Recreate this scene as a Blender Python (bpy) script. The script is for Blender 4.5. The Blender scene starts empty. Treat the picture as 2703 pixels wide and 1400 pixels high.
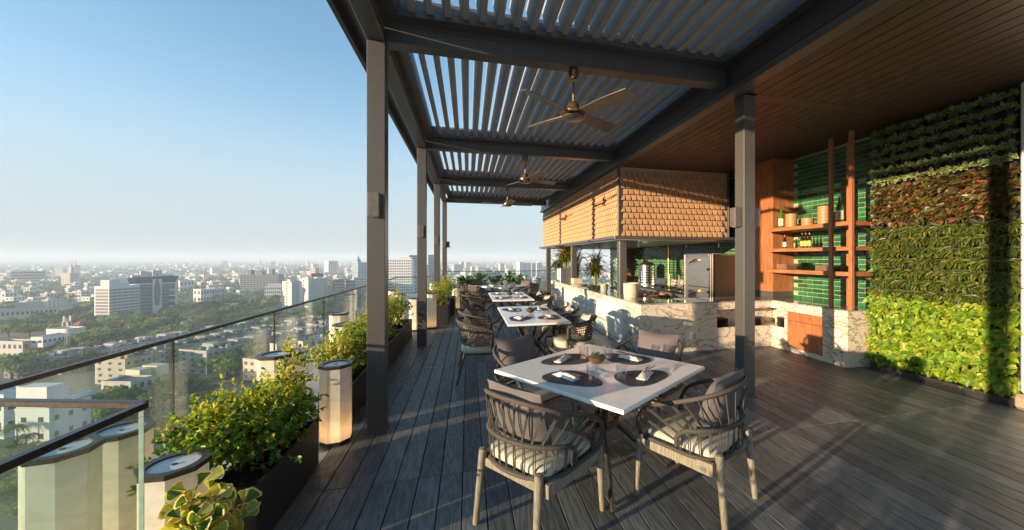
import bpy, math, random
import numpy as np
from mathutils import Vector, Matrix, Quaternion
R = math.radians
random.seed(7)
rng = np.random.default_rng(7)
scene = bpy.context.scene
col = scene.collection

# ---------------------------------------------------------------- camera, sky, sun, exposure
TH = math.atan(0.249)                       # the camera looks this much to the right of the deck's long axis
cam_d = bpy.data.cameras.new('camera')
cam = bpy.data.objects.new('camera', cam_d)
col.objects.link(cam)
cam.location = (0, 0, 1.55)
cam.rotation_euler = (R(90), 0, -TH)
cam_d.sensor_fit = 'HORIZONTAL'
cam_d.sensor_width = 36
cam_d.lens = 13.319
cam_d.shift_x = -0.0494
cam_d.shift_y = -0.0070
cam_d.clip_start = 0.05
cam_d.clip_end = 40000
scene.camera = cam

SUN_AZ, SUN_EL = R(21.3), R(7.2)            # light travels towards +X and a little towards +Y, low over the railing
world = bpy.data.worlds.new('World')
scene.world = world
world.use_nodes = True
wn = world.node_tree.nodes
wl = world.node_tree.links
bg = wn['Background']
sky = wn.new('ShaderNodeTexSky')
sky.sky_type = 'NISHITA'
sky.sun_disc = False
sky.sun_elevation = SUN_EL
sky.sun_rotation = math.atan2(-math.cos(SUN_AZ), -math.sin(SUN_AZ))
sky.altitude = 60
sky.air_density = 1.0
sky.dust_density = 0.6
sky.ozone_density = 2.2
bg.inputs[1].default_value = 0.15
# an evening sky over a humid city: the clear Nishita sky pales evenly towards the horizon all the way round
tcw = wn.new('ShaderNodeTexCoord'); sep = wn.new('ShaderNodeSeparateXYZ')
wl.new(tcw.outputs['Generated'], sep.inputs[0])
mrw = wn.new('ShaderNodeMapRange'); mrw.interpolation_type = 'SMOOTHERSTEP'
mrw.inputs[1].default_value = -0.05; mrw.inputs[2].default_value = 0.50
mrw.inputs[3].default_value = 0.96; mrw.inputs[4].default_value = 0.10
wl.new(sep.outputs[2], mrw.inputs[0])
gain = wn.new('ShaderNodeMix'); gain.data_type = 'RGBA'; gain.blend_type = 'MULTIPLY'; gain.inputs[0].default_value = 1
gain.inputs[7].default_value = (0.54, 0.68, 0.68, 1); gain.clamp_result = False
wl.new(sky.outputs[0], gain.inputs[6])
mxw = wn.new('ShaderNodeMix'); mxw.data_type = 'RGBA'; mxw.clamp_result = False
wl.new(mrw.outputs[0], mxw.inputs[0]); wl.new(gain.outputs[2], mxw.inputs[6])
mxw.inputs[7].default_value = (1.04, 1.15, 1.27, 1)
wl.new(mxw.outputs[2], bg.inputs[0])

sun_d = bpy.data.lights.new('sun', 'SUN')
sun_d.energy = 3.0
sun_d.angle = R(0.6)
sun_d.color = (1.0, 0.73, 0.46)
sun = bpy.data.objects.new('sun', sun_d)
col.objects.link(sun)
sdir = Vector((math.cos(SUN_AZ) * math.cos(SUN_EL), math.sin(SUN_AZ) * math.cos(SUN_EL), -math.sin(SUN_EL)))
sun.rotation_euler = sdir.to_track_quat('-Z', 'Y').to_euler()
sun.location = (-20, -9, 12)

scene.view_settings.view_transform = 'Standard'
scene.view_settings.look = 'None'
scene.view_settings.gamma = 1
scene.view_settings.exposure = 2.02
scene.view_settings.use_curve_mapping = False
scene.cycles.use_denoising = True
scene.cycles.max_bounces = 8
scene.cycles.diffuse_bounces = 4
scene.cycles.glossy_bounces = 4
scene.cycles.transmission_bounces = 6
scene.cycles.transparent_max_bounces = 24
scene.cycles.volume_bounces = 1
scene.cycles.sample_clamp_indirect = 6
scene.cycles.caustics_reflective = False
scene.cycles.caustics_refractive = False

# ---------------------------------------------------------------- helpers
def tag(o, label=None, cat=None, group=None, kind=None):
    if label: o['label'] = label
    if cat: o['category'] = cat
    if group: o['group'] = group
    if kind: o['kind'] = kind
    return o

def empty(name, loc=(0, 0, 0), rz=0.0):
    o = bpy.data.objects.new(name, None)
    o.empty_display_size = 0.1
    o.location = loc
    o.rotation_euler = (0, 0, rz)
    col.objects.link(o)
    return o

def thing(name, label, cat, loc=(0, 0, 0), rz=0.0, group=None):
    return tag(empty(name, loc, rz), label, cat, group)

def link(name, me, parent=None, loc=None, rot=None, scale=None, mw=None):
    o = bpy.data.objects.new(name, me)
    col.objects.link(o)
    if parent is not None: o.parent = parent
    if mw is not None: o.matrix_basis = mw
    else:
        if loc is not None: o.location = loc
        if rot is not None: o.rotation_euler = rot
        if scale is not None: o.scale = scale
    return o

KIDS = {}
def children(o): return [c for c in col.objects if c.parent == o]

def copy_tree(o, tree, parent=None):
    """tree: (object, [subtrees]) gathered once by gather()"""
    c = o.copy()
    col.objects.link(c)
    c.parent = parent
    for ch, sub in tree: copy_tree(ch, sub, c)
    return c

def gather(o):
    allk = {}
    for x in col.objects:
        if x.parent is not None: allk.setdefault(x.parent.name, []).append(x)
    def rec(p): return [(k, rec(k)) for k in allk.get(p.name, [])]
    return rec(o)

class MB:
    """collects faces, then links them as one mesh object"""
    def __init__(s): s.v = []; s.f = []; s.c = []
    def add(s, vs, fs, color=None):
        n = len(s.v)
        s.v.extend([tuple(v) for v in vs])
        for f in fs:
            s.f.append(tuple(i + n for i in f)); s.c.append(color)
    def box(s, x0, x1, y0, y1, z0, z1, color=None):
        s.add([(x0, y0, z0), (x1, y0, z0), (x1, y1, z0), (x0, y1, z0), (x0, y0, z1), (x1, y0, z1), (x1, y1, z1), (x0, y1, z1)],
              [(0, 3, 2, 1), (4, 5, 6, 7), (0, 1, 5, 4), (1, 2, 6, 5), (2, 3, 7, 6), (3, 0, 4, 7)], color)
        return s
    def bbox(s, x0, x1, y0, y1, z0, z1, b=0.004, color=None):
        """a box with chamfered edges"""
        X = (x0, x1); Y = (y0, y1); Z = (z0, z1)
        vs = []; idx = {}
        for i in (0, 1):
            for j in (0, 1):
                for k in (0, 1):
                    sx, sy, sz = (1, -1)[i], (1, -1)[j], (1, -1)[k]
                    for a in range(3):
                        p = [X[i] + sx * b, Y[j] + sy * b, Z[k] + sz * b]
                        p[a] = (X[i], Y[j], Z[k])[a]
                        idx[(i, j, k, a)] = len(vs); vs.append(p)
        fs = []
        for a in range(3):
            o1, o2 = (a + 1) % 3, (a + 2) % 3
            for e in (0, 1):
                q = []
                for (m, n) in ((0, 0), (1, 0), (1, 1), (0, 1)):
                    t = [0, 0, 0]; t[a] = e; t[o1] = m; t[o2] = n
                    q.append(idx[(t[0], t[1], t[2], a)])
                fs.append(tuple(q) if e else tuple(reversed(q)))
        for a in range(3):                       # edge chamfers along axis a
            o1, o2 = (a + 1) % 3, (a + 2) % 3
            for m in (0, 1):
                for n in (0, 1):
                    t0 = [0, 0, 0]; t0[o1] = m; t0[o2] = n; t1 = list(t0); t1[a] = 1
                    q = (idx[(*t0, o1)], idx[(*t1, o1)], idx[(*t1, o2)], idx[(*t0, o2)])
                    fs.append(q if (m == n) else tuple(reversed(q)))
        for i in (0, 1):
            for j in (0, 1):
                for k in (0, 1):
                    q = (idx[(i, j, k, 0)], idx[(i, j, k, 1)], idx[(i, j, k, 2)])
                    fs.append(q if (i + j + k) % 2 == 1 else tuple(reversed(q)))
        s.add(vs, fs, color)
        return s
    def prism(s, pts, z0, z1, color=None):
        n = len(pts)
        s.add([(x, y, z0) for x, y in pts] + [(x, y, z1) for x, y in pts],
              [tuple(reversed(range(n))), tuple(range(n, 2 * n))] + [(i, (i + 1) % n, n + (i + 1) % n, n + i) for i in range(n)], color)
        return s
    def tube(s, path, rad, n=8, cap=True, color=None, up=(0, 0, 1)):
        P = [Vector(p) for p in path]; m = len(P)
        rr = rad if isinstance(rad, (list, tuple)) else [rad] * m
        vs = []
        ref = Vector(up)
        for i, p in enumerate(P):
            t = (P[min(i + 1, m - 1)] - P[max(i - 1, 0)]).normalized()
            a = t.cross(ref)
            if a.length < 1e-3: a = t.cross(Vector((1, 0, 0.3)))
            a.normalize(); b = a.cross(t).normalized()
            if i and (a.dot(pa) < 0): a = -a; b = -b
            pa = a
            for k in range(n):
                w = 2 * math.pi * k / n
                vs.append(p + a * (rr[i] * math.cos(w)) + b * (rr[i] * math.sin(w)))
        fs = [(i * n + k, i * n + (k + 1) % n, (i + 1) * n + (k + 1) % n, (i + 1) * n + k) for i in range(m - 1) for k in range(n)]
        if cap: fs += [tuple(range(n - 1, -1, -1)), tuple((m - 1) * n + k for k in range(n))]
        s.add(vs, fs, color)
        return s
    def lathe(s, prof, n=24, c=(0, 0, 0), color=None, cap=True):
        m = len(prof)
        vs = [(c[0] + r * math.cos(2 * math.pi * k / n), c[1] + r * math.sin(2 * math.pi * k / n), c[2] + z) for r, z in prof for k in range(n)]
        fs = [(i * n + k, i * n + (k + 1) % n, (i + 1) * n + (k + 1) % n, (i + 1) * n + k) for i in range(m - 1) for k in range(n)]
        if cap: fs += [tuple(range(n - 1, -1, -1)), tuple((m - 1) * n + k for k in range(n))]
        s.add(vs, fs, color)
        return s
    def mesh(s, name, m=None, smooth=False):
        me = bpy.data.meshes.new(name)
        me.from_pydata(s.v, [], s.f)
        if any(c is not None for c in s.c):
            at = me.color_attributes.new('Col', 'FLOAT_COLOR', 'CORNER')
            buf = []
            for f, c in zip(s.f, s.c):
                c = c or (1, 1, 1)
                buf.extend([c[0], c[1], c[2], 1.0] * len(f))
            at.data.foreach_set('color', buf)
        if m: me.materials.append(m)
        if smooth:
            me.polygons.foreach_set('use_smooth', [True] * len(me.polygons))
            if smooth != 'all':
                try: me.set_sharp_from_angle(angle=R(40))
                except Exception: pass
        me.update()
        return me
    def build(s, name, m=None, parent=None, smooth=False, loc=None, rot=None):
        return link(name, s.mesh(name, m, smooth), parent, loc, rot)

def catmull(pts, n=8, closed=False):
    P = [Vector(p) for p in pts]; out = []
    m = len(P)
    for i in range(m if closed else m - 1):
        p0 = P[(i - 1) % m] if (closed or i > 0) else P[0] * 2 - P[1]
        p1 = P[i]; p2 = P[(i + 1) % m]
        p3 = P[(i + 2) % m] if (closed or i + 2 < m) else P[-1] * 2 - P[-2]
        for k in range(n):
            t = k / n
            out.append(0.5 * ((2 * p1) + (p2 - p0) * t + (2 * p0 - 5 * p1 + 4 * p2 - p3) * t * t + (3 * p1 - p0 - 3 * p2 + p3) * t ** 3))
    if not closed: out.append(P[-1])
    return out

# ---------------------------------------------------------------- materials
MATS = {}
def nmat(name):
    m = bpy.data.materials.new(name); m.use_nodes = True
    MATS[name] = m
    nt = m.node_tree
    b = nt.nodes['Principled BSDF']
    return m, nt.nodes, nt.links, b

def rgb(c): return (c[0], c[1], c[2], 1.0)

def mat(name, c, rough=0.5, metal=0.0, var=0.12, scale=20.0, stretch=(1, 1, 1), bump=0.0, c2=None, spec=0.5, objvar=0.0, coat=0.0, detail=5, trans=None, coords='Object'):
    """plain surface with procedural mottling, optional per-object tone"""
    m, N, L, b = nmat(name)
    tc = N.new('ShaderNodeTexCoord'); mp = N.new('ShaderNodeMapping')
    mp.inputs['Scale'].default_value = stretch
    L.new(tc.outputs[coords], mp.inputs[0])
    nz = N.new('ShaderNodeTexNoise'); nz.inputs['Scale'].default_value = scale; nz.inputs['Detail'].default_value = detail
    L.new(mp.outputs[0], nz.inputs[0])
    if c2 is None: c2 = tuple(max(0, x * (1 - 2 * var)) for x in c); c1 = tuple(min(1, x * (1 + var)) for x in c)
    else: c1 = c
    rp = N.new('ShaderNodeValToRGB')
    rp.color_ramp.elements[0].position = 0.3; rp.color_ramp.elements[1].position = 0.7
    rp.color_ramp.elements[0].color = rgb(c2); rp.color_ramp.elements[1].color = rgb(c1)
    L.new(nz.outputs[0], rp.inputs[0])
    outc = rp.outputs[0]
    if objvar:
        oi = N.new('ShaderNodeObjectInfo'); mr = N.new('ShaderNodeMapRange')
        mr.inputs[3].default_value = 1 - objvar; mr.inputs[4].default_value = 1 + objvar
        L.new(oi.outputs['Random'], mr.inputs[0])
        hs = N.new('ShaderNodeHueSaturation'); L.new(mr.outputs[0], hs.inputs['Value']); L.new(outc, hs.inputs['Color'])
        outc = hs.outputs[0]
    L.new(outc, b.inputs['Base Color'])
    rr = N.new('ShaderNodeMapRange'); rr.inputs[3].default_value = max(0.02, rough - 0.08); rr.inputs[4].default_value = min(1, rough + 0.08)
    L.new(nz.outputs[0], rr.inputs[0]); L.new(rr.outputs[0], b.inputs['Roughness'])
    b.inputs['Metallic'].default_value = metal
    b.inputs['Specular IOR Level'].default_value = spec
    if coat: b.inputs['Coat Weight'].default_value = coat; b.inputs['Coat Roughness'].default_value = 0.08
    if bump:
        bp = N.new('ShaderNodeBump'); bp.inputs['Strength'].default_value = bump; bp.inputs['Distance'].default_value = 0.01
        L.new(nz.outputs[0], bp.inputs['Height']); L.new(bp.outputs[0], b.inputs['Normal'])
    return m
def grain_mat(name, c1, c2, rough=0.55, axis='Y', scale=14, objvar=0.25, bump=0.25, spec=0.5, hue=0.0):
    """wood: growth-ring figure drawn out along one axis, with a fine fibre on top"""
    m, N, L, b = nmat(name)
    tc = N.new('ShaderNodeTexCoord'); oi = N.new('ShaderNodeObjectInfo')
    ad = N.new('ShaderNodeVectorMath'); ad.operation = 'ADD'
    sc = N.new('ShaderNodeVectorMath'); sc.operation = 'SCALE'; sc.inputs['Scale'].default_value = 37.0
    cb = N.new('ShaderNodeCombineXYZ')
    for i in range(3): L.new(oi.outputs['Random'], cb.inputs[i])
    L.new(cb.outputs[0], sc.inputs[0]); L.new(tc.outputs['Object'], ad.inputs[0]); L.new(sc.outputs[0], ad.inputs[1])
    mp = N.new('ShaderNodeMapping'); st = {'X': (0.12, 1, 1), 'Y': (1, 0.12, 1), 'Z': (1, 1, 0.12)}[axis]
    mp.inputs['Scale'].default_value = st
    L.new(ad.outputs[0], mp.inputs[0])
    n1 = N.new('ShaderNodeTexNoise'); n1.inputs['Scale'].default_value = scale * 0.55; n1.inputs['Detail'].default_value = 3
    L.new(mp.outputs[0], n1.inputs[0])
    mu = N.new('ShaderNodeMath'); mu.operation = 'MULTIPLY'; mu.inputs[1].default_value = 13.0
    L.new(n1.outputs[0], mu.inputs[0])
    fr = N.new('ShaderNodeMath'); fr.operation = 'PINGPONG'; fr.inputs[1].default_value = 0.5
    L.new(mu.outputs[0], fr.inputs[0])
    mp2 = N.new('ShaderNodeMapping'); mp2.inputs['Scale'].default_value = {'X': (0.02, 1, 1), 'Y': (1, 0.02, 1), 'Z': (1, 1, 0.02)}[axis]
    L.new(ad.outputs[0], mp2.inputs[0])
    n2 = N.new('ShaderNodeTexNoise'); n2.inputs['Scale'].default_value = scale * 18; n2.inputs['Detail'].default_value = 4
    L.new(mp2.outputs[0], n2.inputs[0])
    mx = N.new('ShaderNodeMath'); mx.operation = 'ADD'
    m2 = N.new('ShaderNodeMath'); m2.operation = 'MULTIPLY'; m2.inputs[1].default_value = 1.1
    L.new(fr.outputs[0], m2.inputs[0])
    m3 = N.new('ShaderNodeMath'); m3.operation = 'MULTIPLY'; m3.inputs[1].default_value = 0.75
    L.new(n2.outputs[0], m3.inputs[0])
    L.new(m2.outputs[0], mx.inputs[0]); L.new(m3.outputs[0], mx.inputs[1])
    rp = N.new('ShaderNodeValToRGB'); rp.color_ramp.elements[0].position = 0.3; rp.color_ramp.elements[1].position = 0.95
    rp.color_ramp.elements[0].color = rgb(c1); rp.color_ramp.elements[1].color = rgb(c2)
    L.new(mx.outputs[0], rp.inputs[0])
    hs = N.new('ShaderNodeHueSaturation'); mr = N.new('ShaderNodeMapRange')
    mr.inputs[3].default_value = 1 - objvar; mr.inputs[4].default_value = 1 + objvar
    L.new(oi.outputs['Random'], mr.inputs[0]); L.new(mr.outputs[0], hs.inputs['Value']); L.new(rp.outputs[0], hs.inputs['Color'])
    L.new(hs.outputs[0], b.inputs['Base Color'])
    rr = N.new('ShaderNodeMapRange'); rr.inputs[3].default_value = rough + 0.1; rr.inputs[4].default_value = rough - 0.12
    L.new(mx.outputs[0], rr.inputs[0]); L.new(rr.outputs[0], b.inputs['Roughness'])
    b.inputs['Specular IOR Level'].default_value = spec
    if bump:
        bp = N.new('ShaderNodeBump'); bp.inputs['Strength'].default_value = bump; bp.inputs['Distance'].default_value = 0.003
        L.new(mx.outputs[0], bp.inputs['Height']); L.new(bp.outputs[0], b.inputs['Normal'])
    return m

def stone_mat(name, cols, scale=1.6, rough=0.2, rot=(0.4, 0.7, 0.5), coords='Object', band=5.0, coat=0.0):
    """swirling granite: warped noise bands with dark hair veins and fine speckle"""
    m, N, L, b = nmat(name)
    tc = N.new('ShaderNodeTexCoord'); mp = N.new('ShaderNodeMapping'); mp.inputs['Rotation'].default_value = rot
    mp.inputs['Scale'].default_value = (1, 1, 2.2)
    L.new(tc.outputs[coords], mp.inputs[0])
    n1 = N.new('ShaderNodeTexNoise'); n1.inputs['Scale'].default_value = scale; n1.inputs['Detail'].default_value = 9; n1.inputs['Roughness'].default_value = 0.62; n1.inputs['Distortion'].default_value = 2.2
    L.new(mp.outputs[0], n1.inputs[0])
    mu = N.new('ShaderNodeMath'); mu.operation = 'MULTIPLY'; mu.inputs[1].default_value = band
    L.new(n1.outputs[0], mu.inputs[0])
    pp = N.new('ShaderNodeMath'); pp.operation = 'PINGPONG'; pp.inputs[1].default_value = 0.5
    L.new(mu.outputs[0], pp.inputs[0])
    n2 = N.new('ShaderNodeTexNoise'); n2.inputs['Scale'].default_value = scale * 26; n2.inputs['Detail'].default_value = 6
    L.new(mp.outputs[0], n2.inputs[0])
    mm = N.new('ShaderNodeMath'); mm.operation = 'MULTIPLY_ADD'; mm.inputs[1].default_value = 0.62; 
    L.new(n2.outputs[0], mm.inputs[0]); L.new(pp.outputs[0], mm.inputs[2])
    rp = N.new('ShaderNodeValToRGB'); e = rp.color_ramp.elements
    e[0].position = 0.22; e[0].color = rgb(cols[0]); e[1].position = 0.98; e[1].color = rgb(cols[-1])
    k = len(cols) - 2
    for i in range(k):
        x = e.new(0.3 + 0.42 * (i + 0.3) / max(1, k)); x.color = rgb(cols[1 + i])
    L.new(mm.outputs[0], rp.inputs[0])
    L.new(rp.outputs[0], b.inputs['Base Color'])
    b.inputs['Roughness'].default_value = rough
    if coat: b.inputs['Coat Weight'].default_value = coat
    return m

def leaf_mat(name, tint=(1, 1, 1), rough=0.45, trans=0.35, objvar=0.0):
    """leaf colour comes from the mesh colours of each leaf; thin leaves pass light"""
    m, N, L, b = nmat(name)
    at = N.new('ShaderNodeAttribute'); at.attribute_name = 'Col'
    mx = N.new('ShaderNodeMix'); mx.data_type = 'RGBA'; mx.blend_type = 'MULTIPLY'; mx.inputs[0].default_value = 1
    L.new(at.outputs['Color'], mx.inputs[6]); mx.inputs[7].default_value = rgb(tint)
    c = mx.outputs[2]
    if objvar:
        oi = N.new('ShaderNodeObjectInfo'); mr = N.new('ShaderNodeMapRange')
        mr.inputs[3].default_value = 1 - objvar; mr.inputs[4].default_value = 1 + objvar
        L.new(oi.outputs['Random'], mr.inputs[0])
        hs = N.new('ShaderNodeHueSaturation'); L.new(mr.outputs[0], hs.inputs['Value']); L.new(c, hs.inputs['Color'])
        mh = N.new('ShaderNodeMapRange'); mh.inputs[3].default_value = 0.485; mh.inputs[4].default_value = 0.515
        L.new(oi.outputs['Random'], mh.inputs[0]); L.new(mh.outputs[0], hs.inputs['Hue'])
        c = hs.outputs[0]
    L.new(c, b.inputs['Base Color'])
    b.inputs['Roughness'].default_value = rough
    tb = N.new('ShaderNodeMix'); tb.data_type = 'RGBA'; tb.blend_type = 'MULTIPLY'; tb.inputs[0].default_value = 1; tb.clamp_result = False
    L.new(c, tb.inputs[6]); tb.inputs[7].default_value = (2.1, 1.8, 1.0, 1)       # light coming through a blade is yellower than light off it
    tr = N.new('ShaderNodeBsdfTranslucent'); L.new(tb.outputs[2], tr.inputs[0])
    ms = N.new('ShaderNodeMixShader'); ms.inputs[0].default_value = trans
    L.new(b.outputs[0], ms.inputs[1]); L.new(tr.outputs[0], ms.inputs[2])
    L.new(ms.outputs[0], N['Material Output'].inputs[0])
    return m

def glass_mat(name, tint=(0.8, 0.93, 0.89), refl=1.0):
    """flat pane: tinted see-through with a Fresnel mirror on top and a little dust"""
    m, N, L, b = nmat(name)
    N.remove(b)
    t = N.new('ShaderNodeBsdfTransparent'); t.inputs[0].default_value = rgb(tint)
    g = N.new('ShaderNodeBsdfGlossy'); g.inputs['Roughness'].default_value = 0.015
    lw = N.new('ShaderNodeLayerWeight'); lw.inputs[0].default_value = 0.5          # Schlick: same from both sides of the pane
    pw = N.new('ShaderNodeMath'); pw.operation = 'POWER'; pw.inputs[1].default_value = 4.0
    L.new(lw.outputs['Facing'], pw.inputs[0])
    mu = N.new('ShaderNodeMath'); mu.operation = 'MULTIPLY_ADD'; mu.inputs[1].default_value = 0.5 * refl; mu.inputs[2].default_value = 0.025 * refl
    L.new(pw.outputs[0], mu.inputs[0])
    ms = N.new('ShaderNodeMixShader'); L.new(mu.outputs[0], ms.inputs[0]); L.new(t.outputs[0], ms.inputs[1]); L.new(g.outputs[0], ms.inputs[2])
    L.new(ms.outputs[0], N['Material Output'].inputs[0])
    return m

M = {}
M['deck'] = grain_mat('deck_board', (0.082, 0.088, 0.095), (0.165, 0.172, 0.18), rough=0.52, axis='Y', scale=13, objvar=0.3, bump=0.35)
M['joist'] = mat('deck_underside', (0.012, 0.012, 0.012), 0.9)
M['ledge'] = mat('pale_paving', (0.42, 0.43, 0.42), 0.8, scale=60, var=0.15, bump=0.2)
M['frame'] = mat('bronze_grey_metal', (0.092, 0.088, 0.086), 0.36, metal=0.25, scale=180, stretch=(1, 1, 0.05), var=0.06)
M['louvre'] = mat('louvre_metal', (0.36, 0.35, 0.34), 0.6, metal=0.0, spec=0.25, scale=50, stretch=(1, 0.05, 1), var=0.08, objvar=0.06)
M['steel_bolt'] = mat('bolt_steel', (0.6, 0.6, 0.6), 0.3, metal=1)
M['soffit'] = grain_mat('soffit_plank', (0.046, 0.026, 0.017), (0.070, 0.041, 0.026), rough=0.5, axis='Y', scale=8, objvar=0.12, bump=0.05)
M['dark'] = mat('dark_void', (0.01, 0.01, 0.011), 0.8)
M['glass'] = glass_mat('railing_glass', (0.93, 0.972, 0.958), 1.0)
M['glass_edge'] = mat('glass_edge', (0.42, 0.55, 0.47), 0.1, spec=0.8)
M['railcap'] = mat('rail_bronze', (0.055, 0.045, 0.042), 0.35, metal=0.6, scale=40)
M['granite'] = stone_mat('swirled_granite', [(0.13, 0.105, 0.085), (0.36, 0.30, 0.24), (0.57, 0.51, 0.43), (0.66, 0.60, 0.52), (0.47, 0.38, 0.29)], scale=0.85, rough=0.16, band=6.0)
M['granite_top'] = stone_mat('polished_granite', [(0.04, 0.04, 0.042), (0.16, 0.15, 0.145), (0.30, 0.27, 0.25), (0.42, 0.39, 0.36)], scale=1.6, rough=0.05, band=7, coat=0.3)
M['onyx'] = stone_mat('pale_onyx', [(0.30, 0.30, 0.27), (0.62, 0.60, 0.52), (0.72, 0.72, 0.66), (0.58, 0.62, 0.60)], scale=0.9, rough=0.25, band=3, rot=(0.1, 0.1, 0.2))
M['marble'] = stone_mat('white_quartz', [(0.72, 0.72, 0.71), (0.78, 0.78, 0.77), (0.81, 0.81, 0.80)], scale=0.9, rough=0.13, band=2.5)
M['wood'] = grain_mat('teak_veneer', (0.24, 0.085, 0.032), (0.40, 0.16, 0.065), rough=0.38, axis='Z', scale=7, objvar=0.08, bump=0.03)
M['wood_h'] = grain_mat('teak_shelf', (0.26, 0.09, 0.034), (0.40, 0.16, 0.065), rough=0.38, axis='Y', scale=7, objvar=0.06, bump=0.03)
M['shingle'] = mat('clay_shingle', (0.48, 0.30, 0.17), 0.75, scale=35, var=0.08, bump=0.06, objvar=0.1)
M['grout'] = mat('sand_grout', (0.42, 0.36, 0.22), 0.9, scale=90)
def glaze(name):
    m, N, L, b = nmat(name)
    tc = N.new('ShaderNodeTexCoord'); nz = N.new('ShaderNodeTexNoise'); nz.inputs['Scale'].default_value = 9; nz.inputs['Detail'].default_value = 4
    L.new(tc.outputs['Object'], nz.inputs[0])
    rp = N.new('ShaderNodeValToRGB'); e = rp.color_ramp.elements
    e[0].position = 0.3; e[0].color = (0.008, 0.068, 0.030, 1); e[1].position = 0.75; e[1].color = (0.022, 0.165, 0.055, 1)
    L.new(nz.outputs[0], rp.inputs[0])
    oi = N.new('ShaderNodeObjectInfo'); mr = N.new('ShaderNodeMapRange'); mr.inputs[3].default_value = 0.55; mr.inputs[4].default_value = 1.4
    at = N.new('ShaderNodeAttribute'); at.attribute_name = 'Col'
    L.new(oi.outputs['Random'], mr.inputs[0])
    hs = N.new('ShaderNodeHueSaturation'); L.new(mr.outputs[0], hs.inputs['Value']); L.new(rp.outputs[0], hs.inputs['Color'])
    L.new(hs.outputs[0], b.inputs['Base Color'])
    b.inputs['Roughness'].default_value = 0.16
    b.inputs['Specular IOR Level'].default_value = 0.6
    n2 = N.new('ShaderNodeTexNoise'); n2.inputs['Scale'].default_value = 26; n2.inputs['Detail'].default_value = 2
    L.new(tc.outputs['Object'], n2.inputs[0])
    bp = N.new('ShaderNodeBump'); bp.inputs['Strength'].default_value = 0.35; bp.inputs['Distance'].default_value = 0.01
    L.new(n2.outputs[0], bp.inputs['Height']); L.new(bp.outputs[0], b.inputs['Normal'])
    return m
M['glaze'] = glaze('green_glaze')
M['rope'] = mat('dark_rope', (0.072, 0.062, 0.054), 0.8, scale=220, var=0.3, bump=0.3)
M['legwood'] = grain_mat('greyed_teak', (0.14, 0.115, 0.085), (0.27, 0.225, 0.17), rough=0.6, axis='Z', scale=22, objvar=0.1, bump=0.1)
M['seat'] = mat('oatmeal_fabric', (0.50, 0.46, 0.39), 0.9, scale=260, var=0.08, bump=0.12)
M['pillow'] = mat('mauve_grey_fabric', (0.115, 0.10, 0.104), 0.85, scale=240, var=0.08, bump=0.1)
M['pillow_b'] = mat('sand_fabric', (0.47, 0.41, 0.34), 0.9, scale=240, var=0.1, bump=0.12)
M['tmetal'] = mat('smoked_bronze', (0.115, 0.095, 0.08), 0.3, metal=0.75, scale=60, stretch=(1, 1, 0.2))
M['mat'] = mat('slate_leather', (0.042, 0.048, 0.062), 0.55, scale=60, var=0.2, bump=0.08)
M['linen'] = mat('white_linen', (0.78, 0.77, 0.76), 0.85, scale=160, var=0.04, bump=0.1)
M['cutlery'] = mat('rose_gold', (0.55, 0.35, 0.2), 0.25, metal=1)
def clear(name, tint=(1, 1, 1)):
    m, N, L, b = nmat(name)
    b.inputs['Base Color'].default_value = rgb(tint); b.inputs['Roughness'].default_value = 0.02
    b.inputs['Transmission Weight'].default_value = 1.0; b.inputs['IOR'].default_value = 1.42
    return m
M['tumbler'] = glass_mat('tumbler_glass', (0.95, 0.96, 0.965), 3.0)
M['bowl'] = glass_mat('bowl_glass', (0.96, 0.975, 0.97), 1.3)
M['moss'] = mat('terrarium_soil', (0.13, 0.065, 0.03), 0.9, scale=120, var=0.5, c2=(0.03, 0.02, 0.012))
M['bronze'] = mat('lantern_bronze', (0.10, 0.075, 0.06), 0.35, metal=0.6, scale=60)
M['disc'] = mat('lantern_disc', (0.76, 0.77, 0.80), 0.4, scale=20, var=0.02)
def alabaster(name):
    m, N, L, b = nmat(name)
    tc = N.new('ShaderNodeTexCoord'); nz = N.new('ShaderNodeTexNoise'); nz.inputs['Scale'].default_value = 7; nz.inputs['Detail'].default_value = 6; nz.inputs['Distortion'].default_value = 1.2
    L.new(tc.outputs['Object'], nz.inputs[0])
    rp = N.new('ShaderNodeValToRGB'); e = rp.color_ramp.elements
    e[0].position = 0.3; e[0].color = (0.74, 0.67, 0.57, 1); e[1].position = 0.6; e[1].color = (0.88, 0.85, 0.80, 1)
    L.new(nz.outputs[0], rp.inputs[0]); L.new(rp.outputs[0], b.inputs['Base Color'])
    b.inputs['Roughness'].default_value = 0.35
    tr = N.new('ShaderNodeBsdfTranslucent'); L.new(rp.outputs[0], tr.inputs[0])
    ms = N.new('ShaderNodeMixShader'); ms.inputs[0].default_value = 0.38
    L.new(b.outputs[0], ms.inputs[1]); L.new(tr.outputs[0], ms.inputs[2]); L.new(ms.outputs[0], N['Material Output'].inputs[0])
    return m
M['alabaster'] = alabaster('alabaster')
M['planter'] = mat('black_planter', (0.022, 0.021, 0.022), 0.5, scale=30, var=0.15)
M['pot'] = mat('black_pot', (0.02, 0.021, 0.023), 0.35, scale=30)
M['bark'] = mat('bark_mulch', (0.11, 0.05, 0.028), 0.9, scale=45, var=0.4, c2=(0.02, 0.011, 0.007), bump=0.9)
M['stem'] = mat('shrub_stem', (0.20, 0.10, 0.045), 0.8, scale=60, var=0.25)
M['leaf'] = leaf_mat('shrub_leaf', rough=0.38, trans=0.48)
M['leaf_big'] = leaf_mat('large_leaf', rough=0.4, trans=0.5, objvar=0.12)
M['leaf_wall'] = leaf_mat('wall_leaf', rough=0.42, trans=0.3)
M['leaf_wall_o'] = leaf_mat('wall_leaf_single', rough=0.42, trans=0.3, objvar=0.25)
M['tree_leaf'] = leaf_mat('tree_leaf', rough=0.7, trans=0.25, objvar=0.3)
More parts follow.
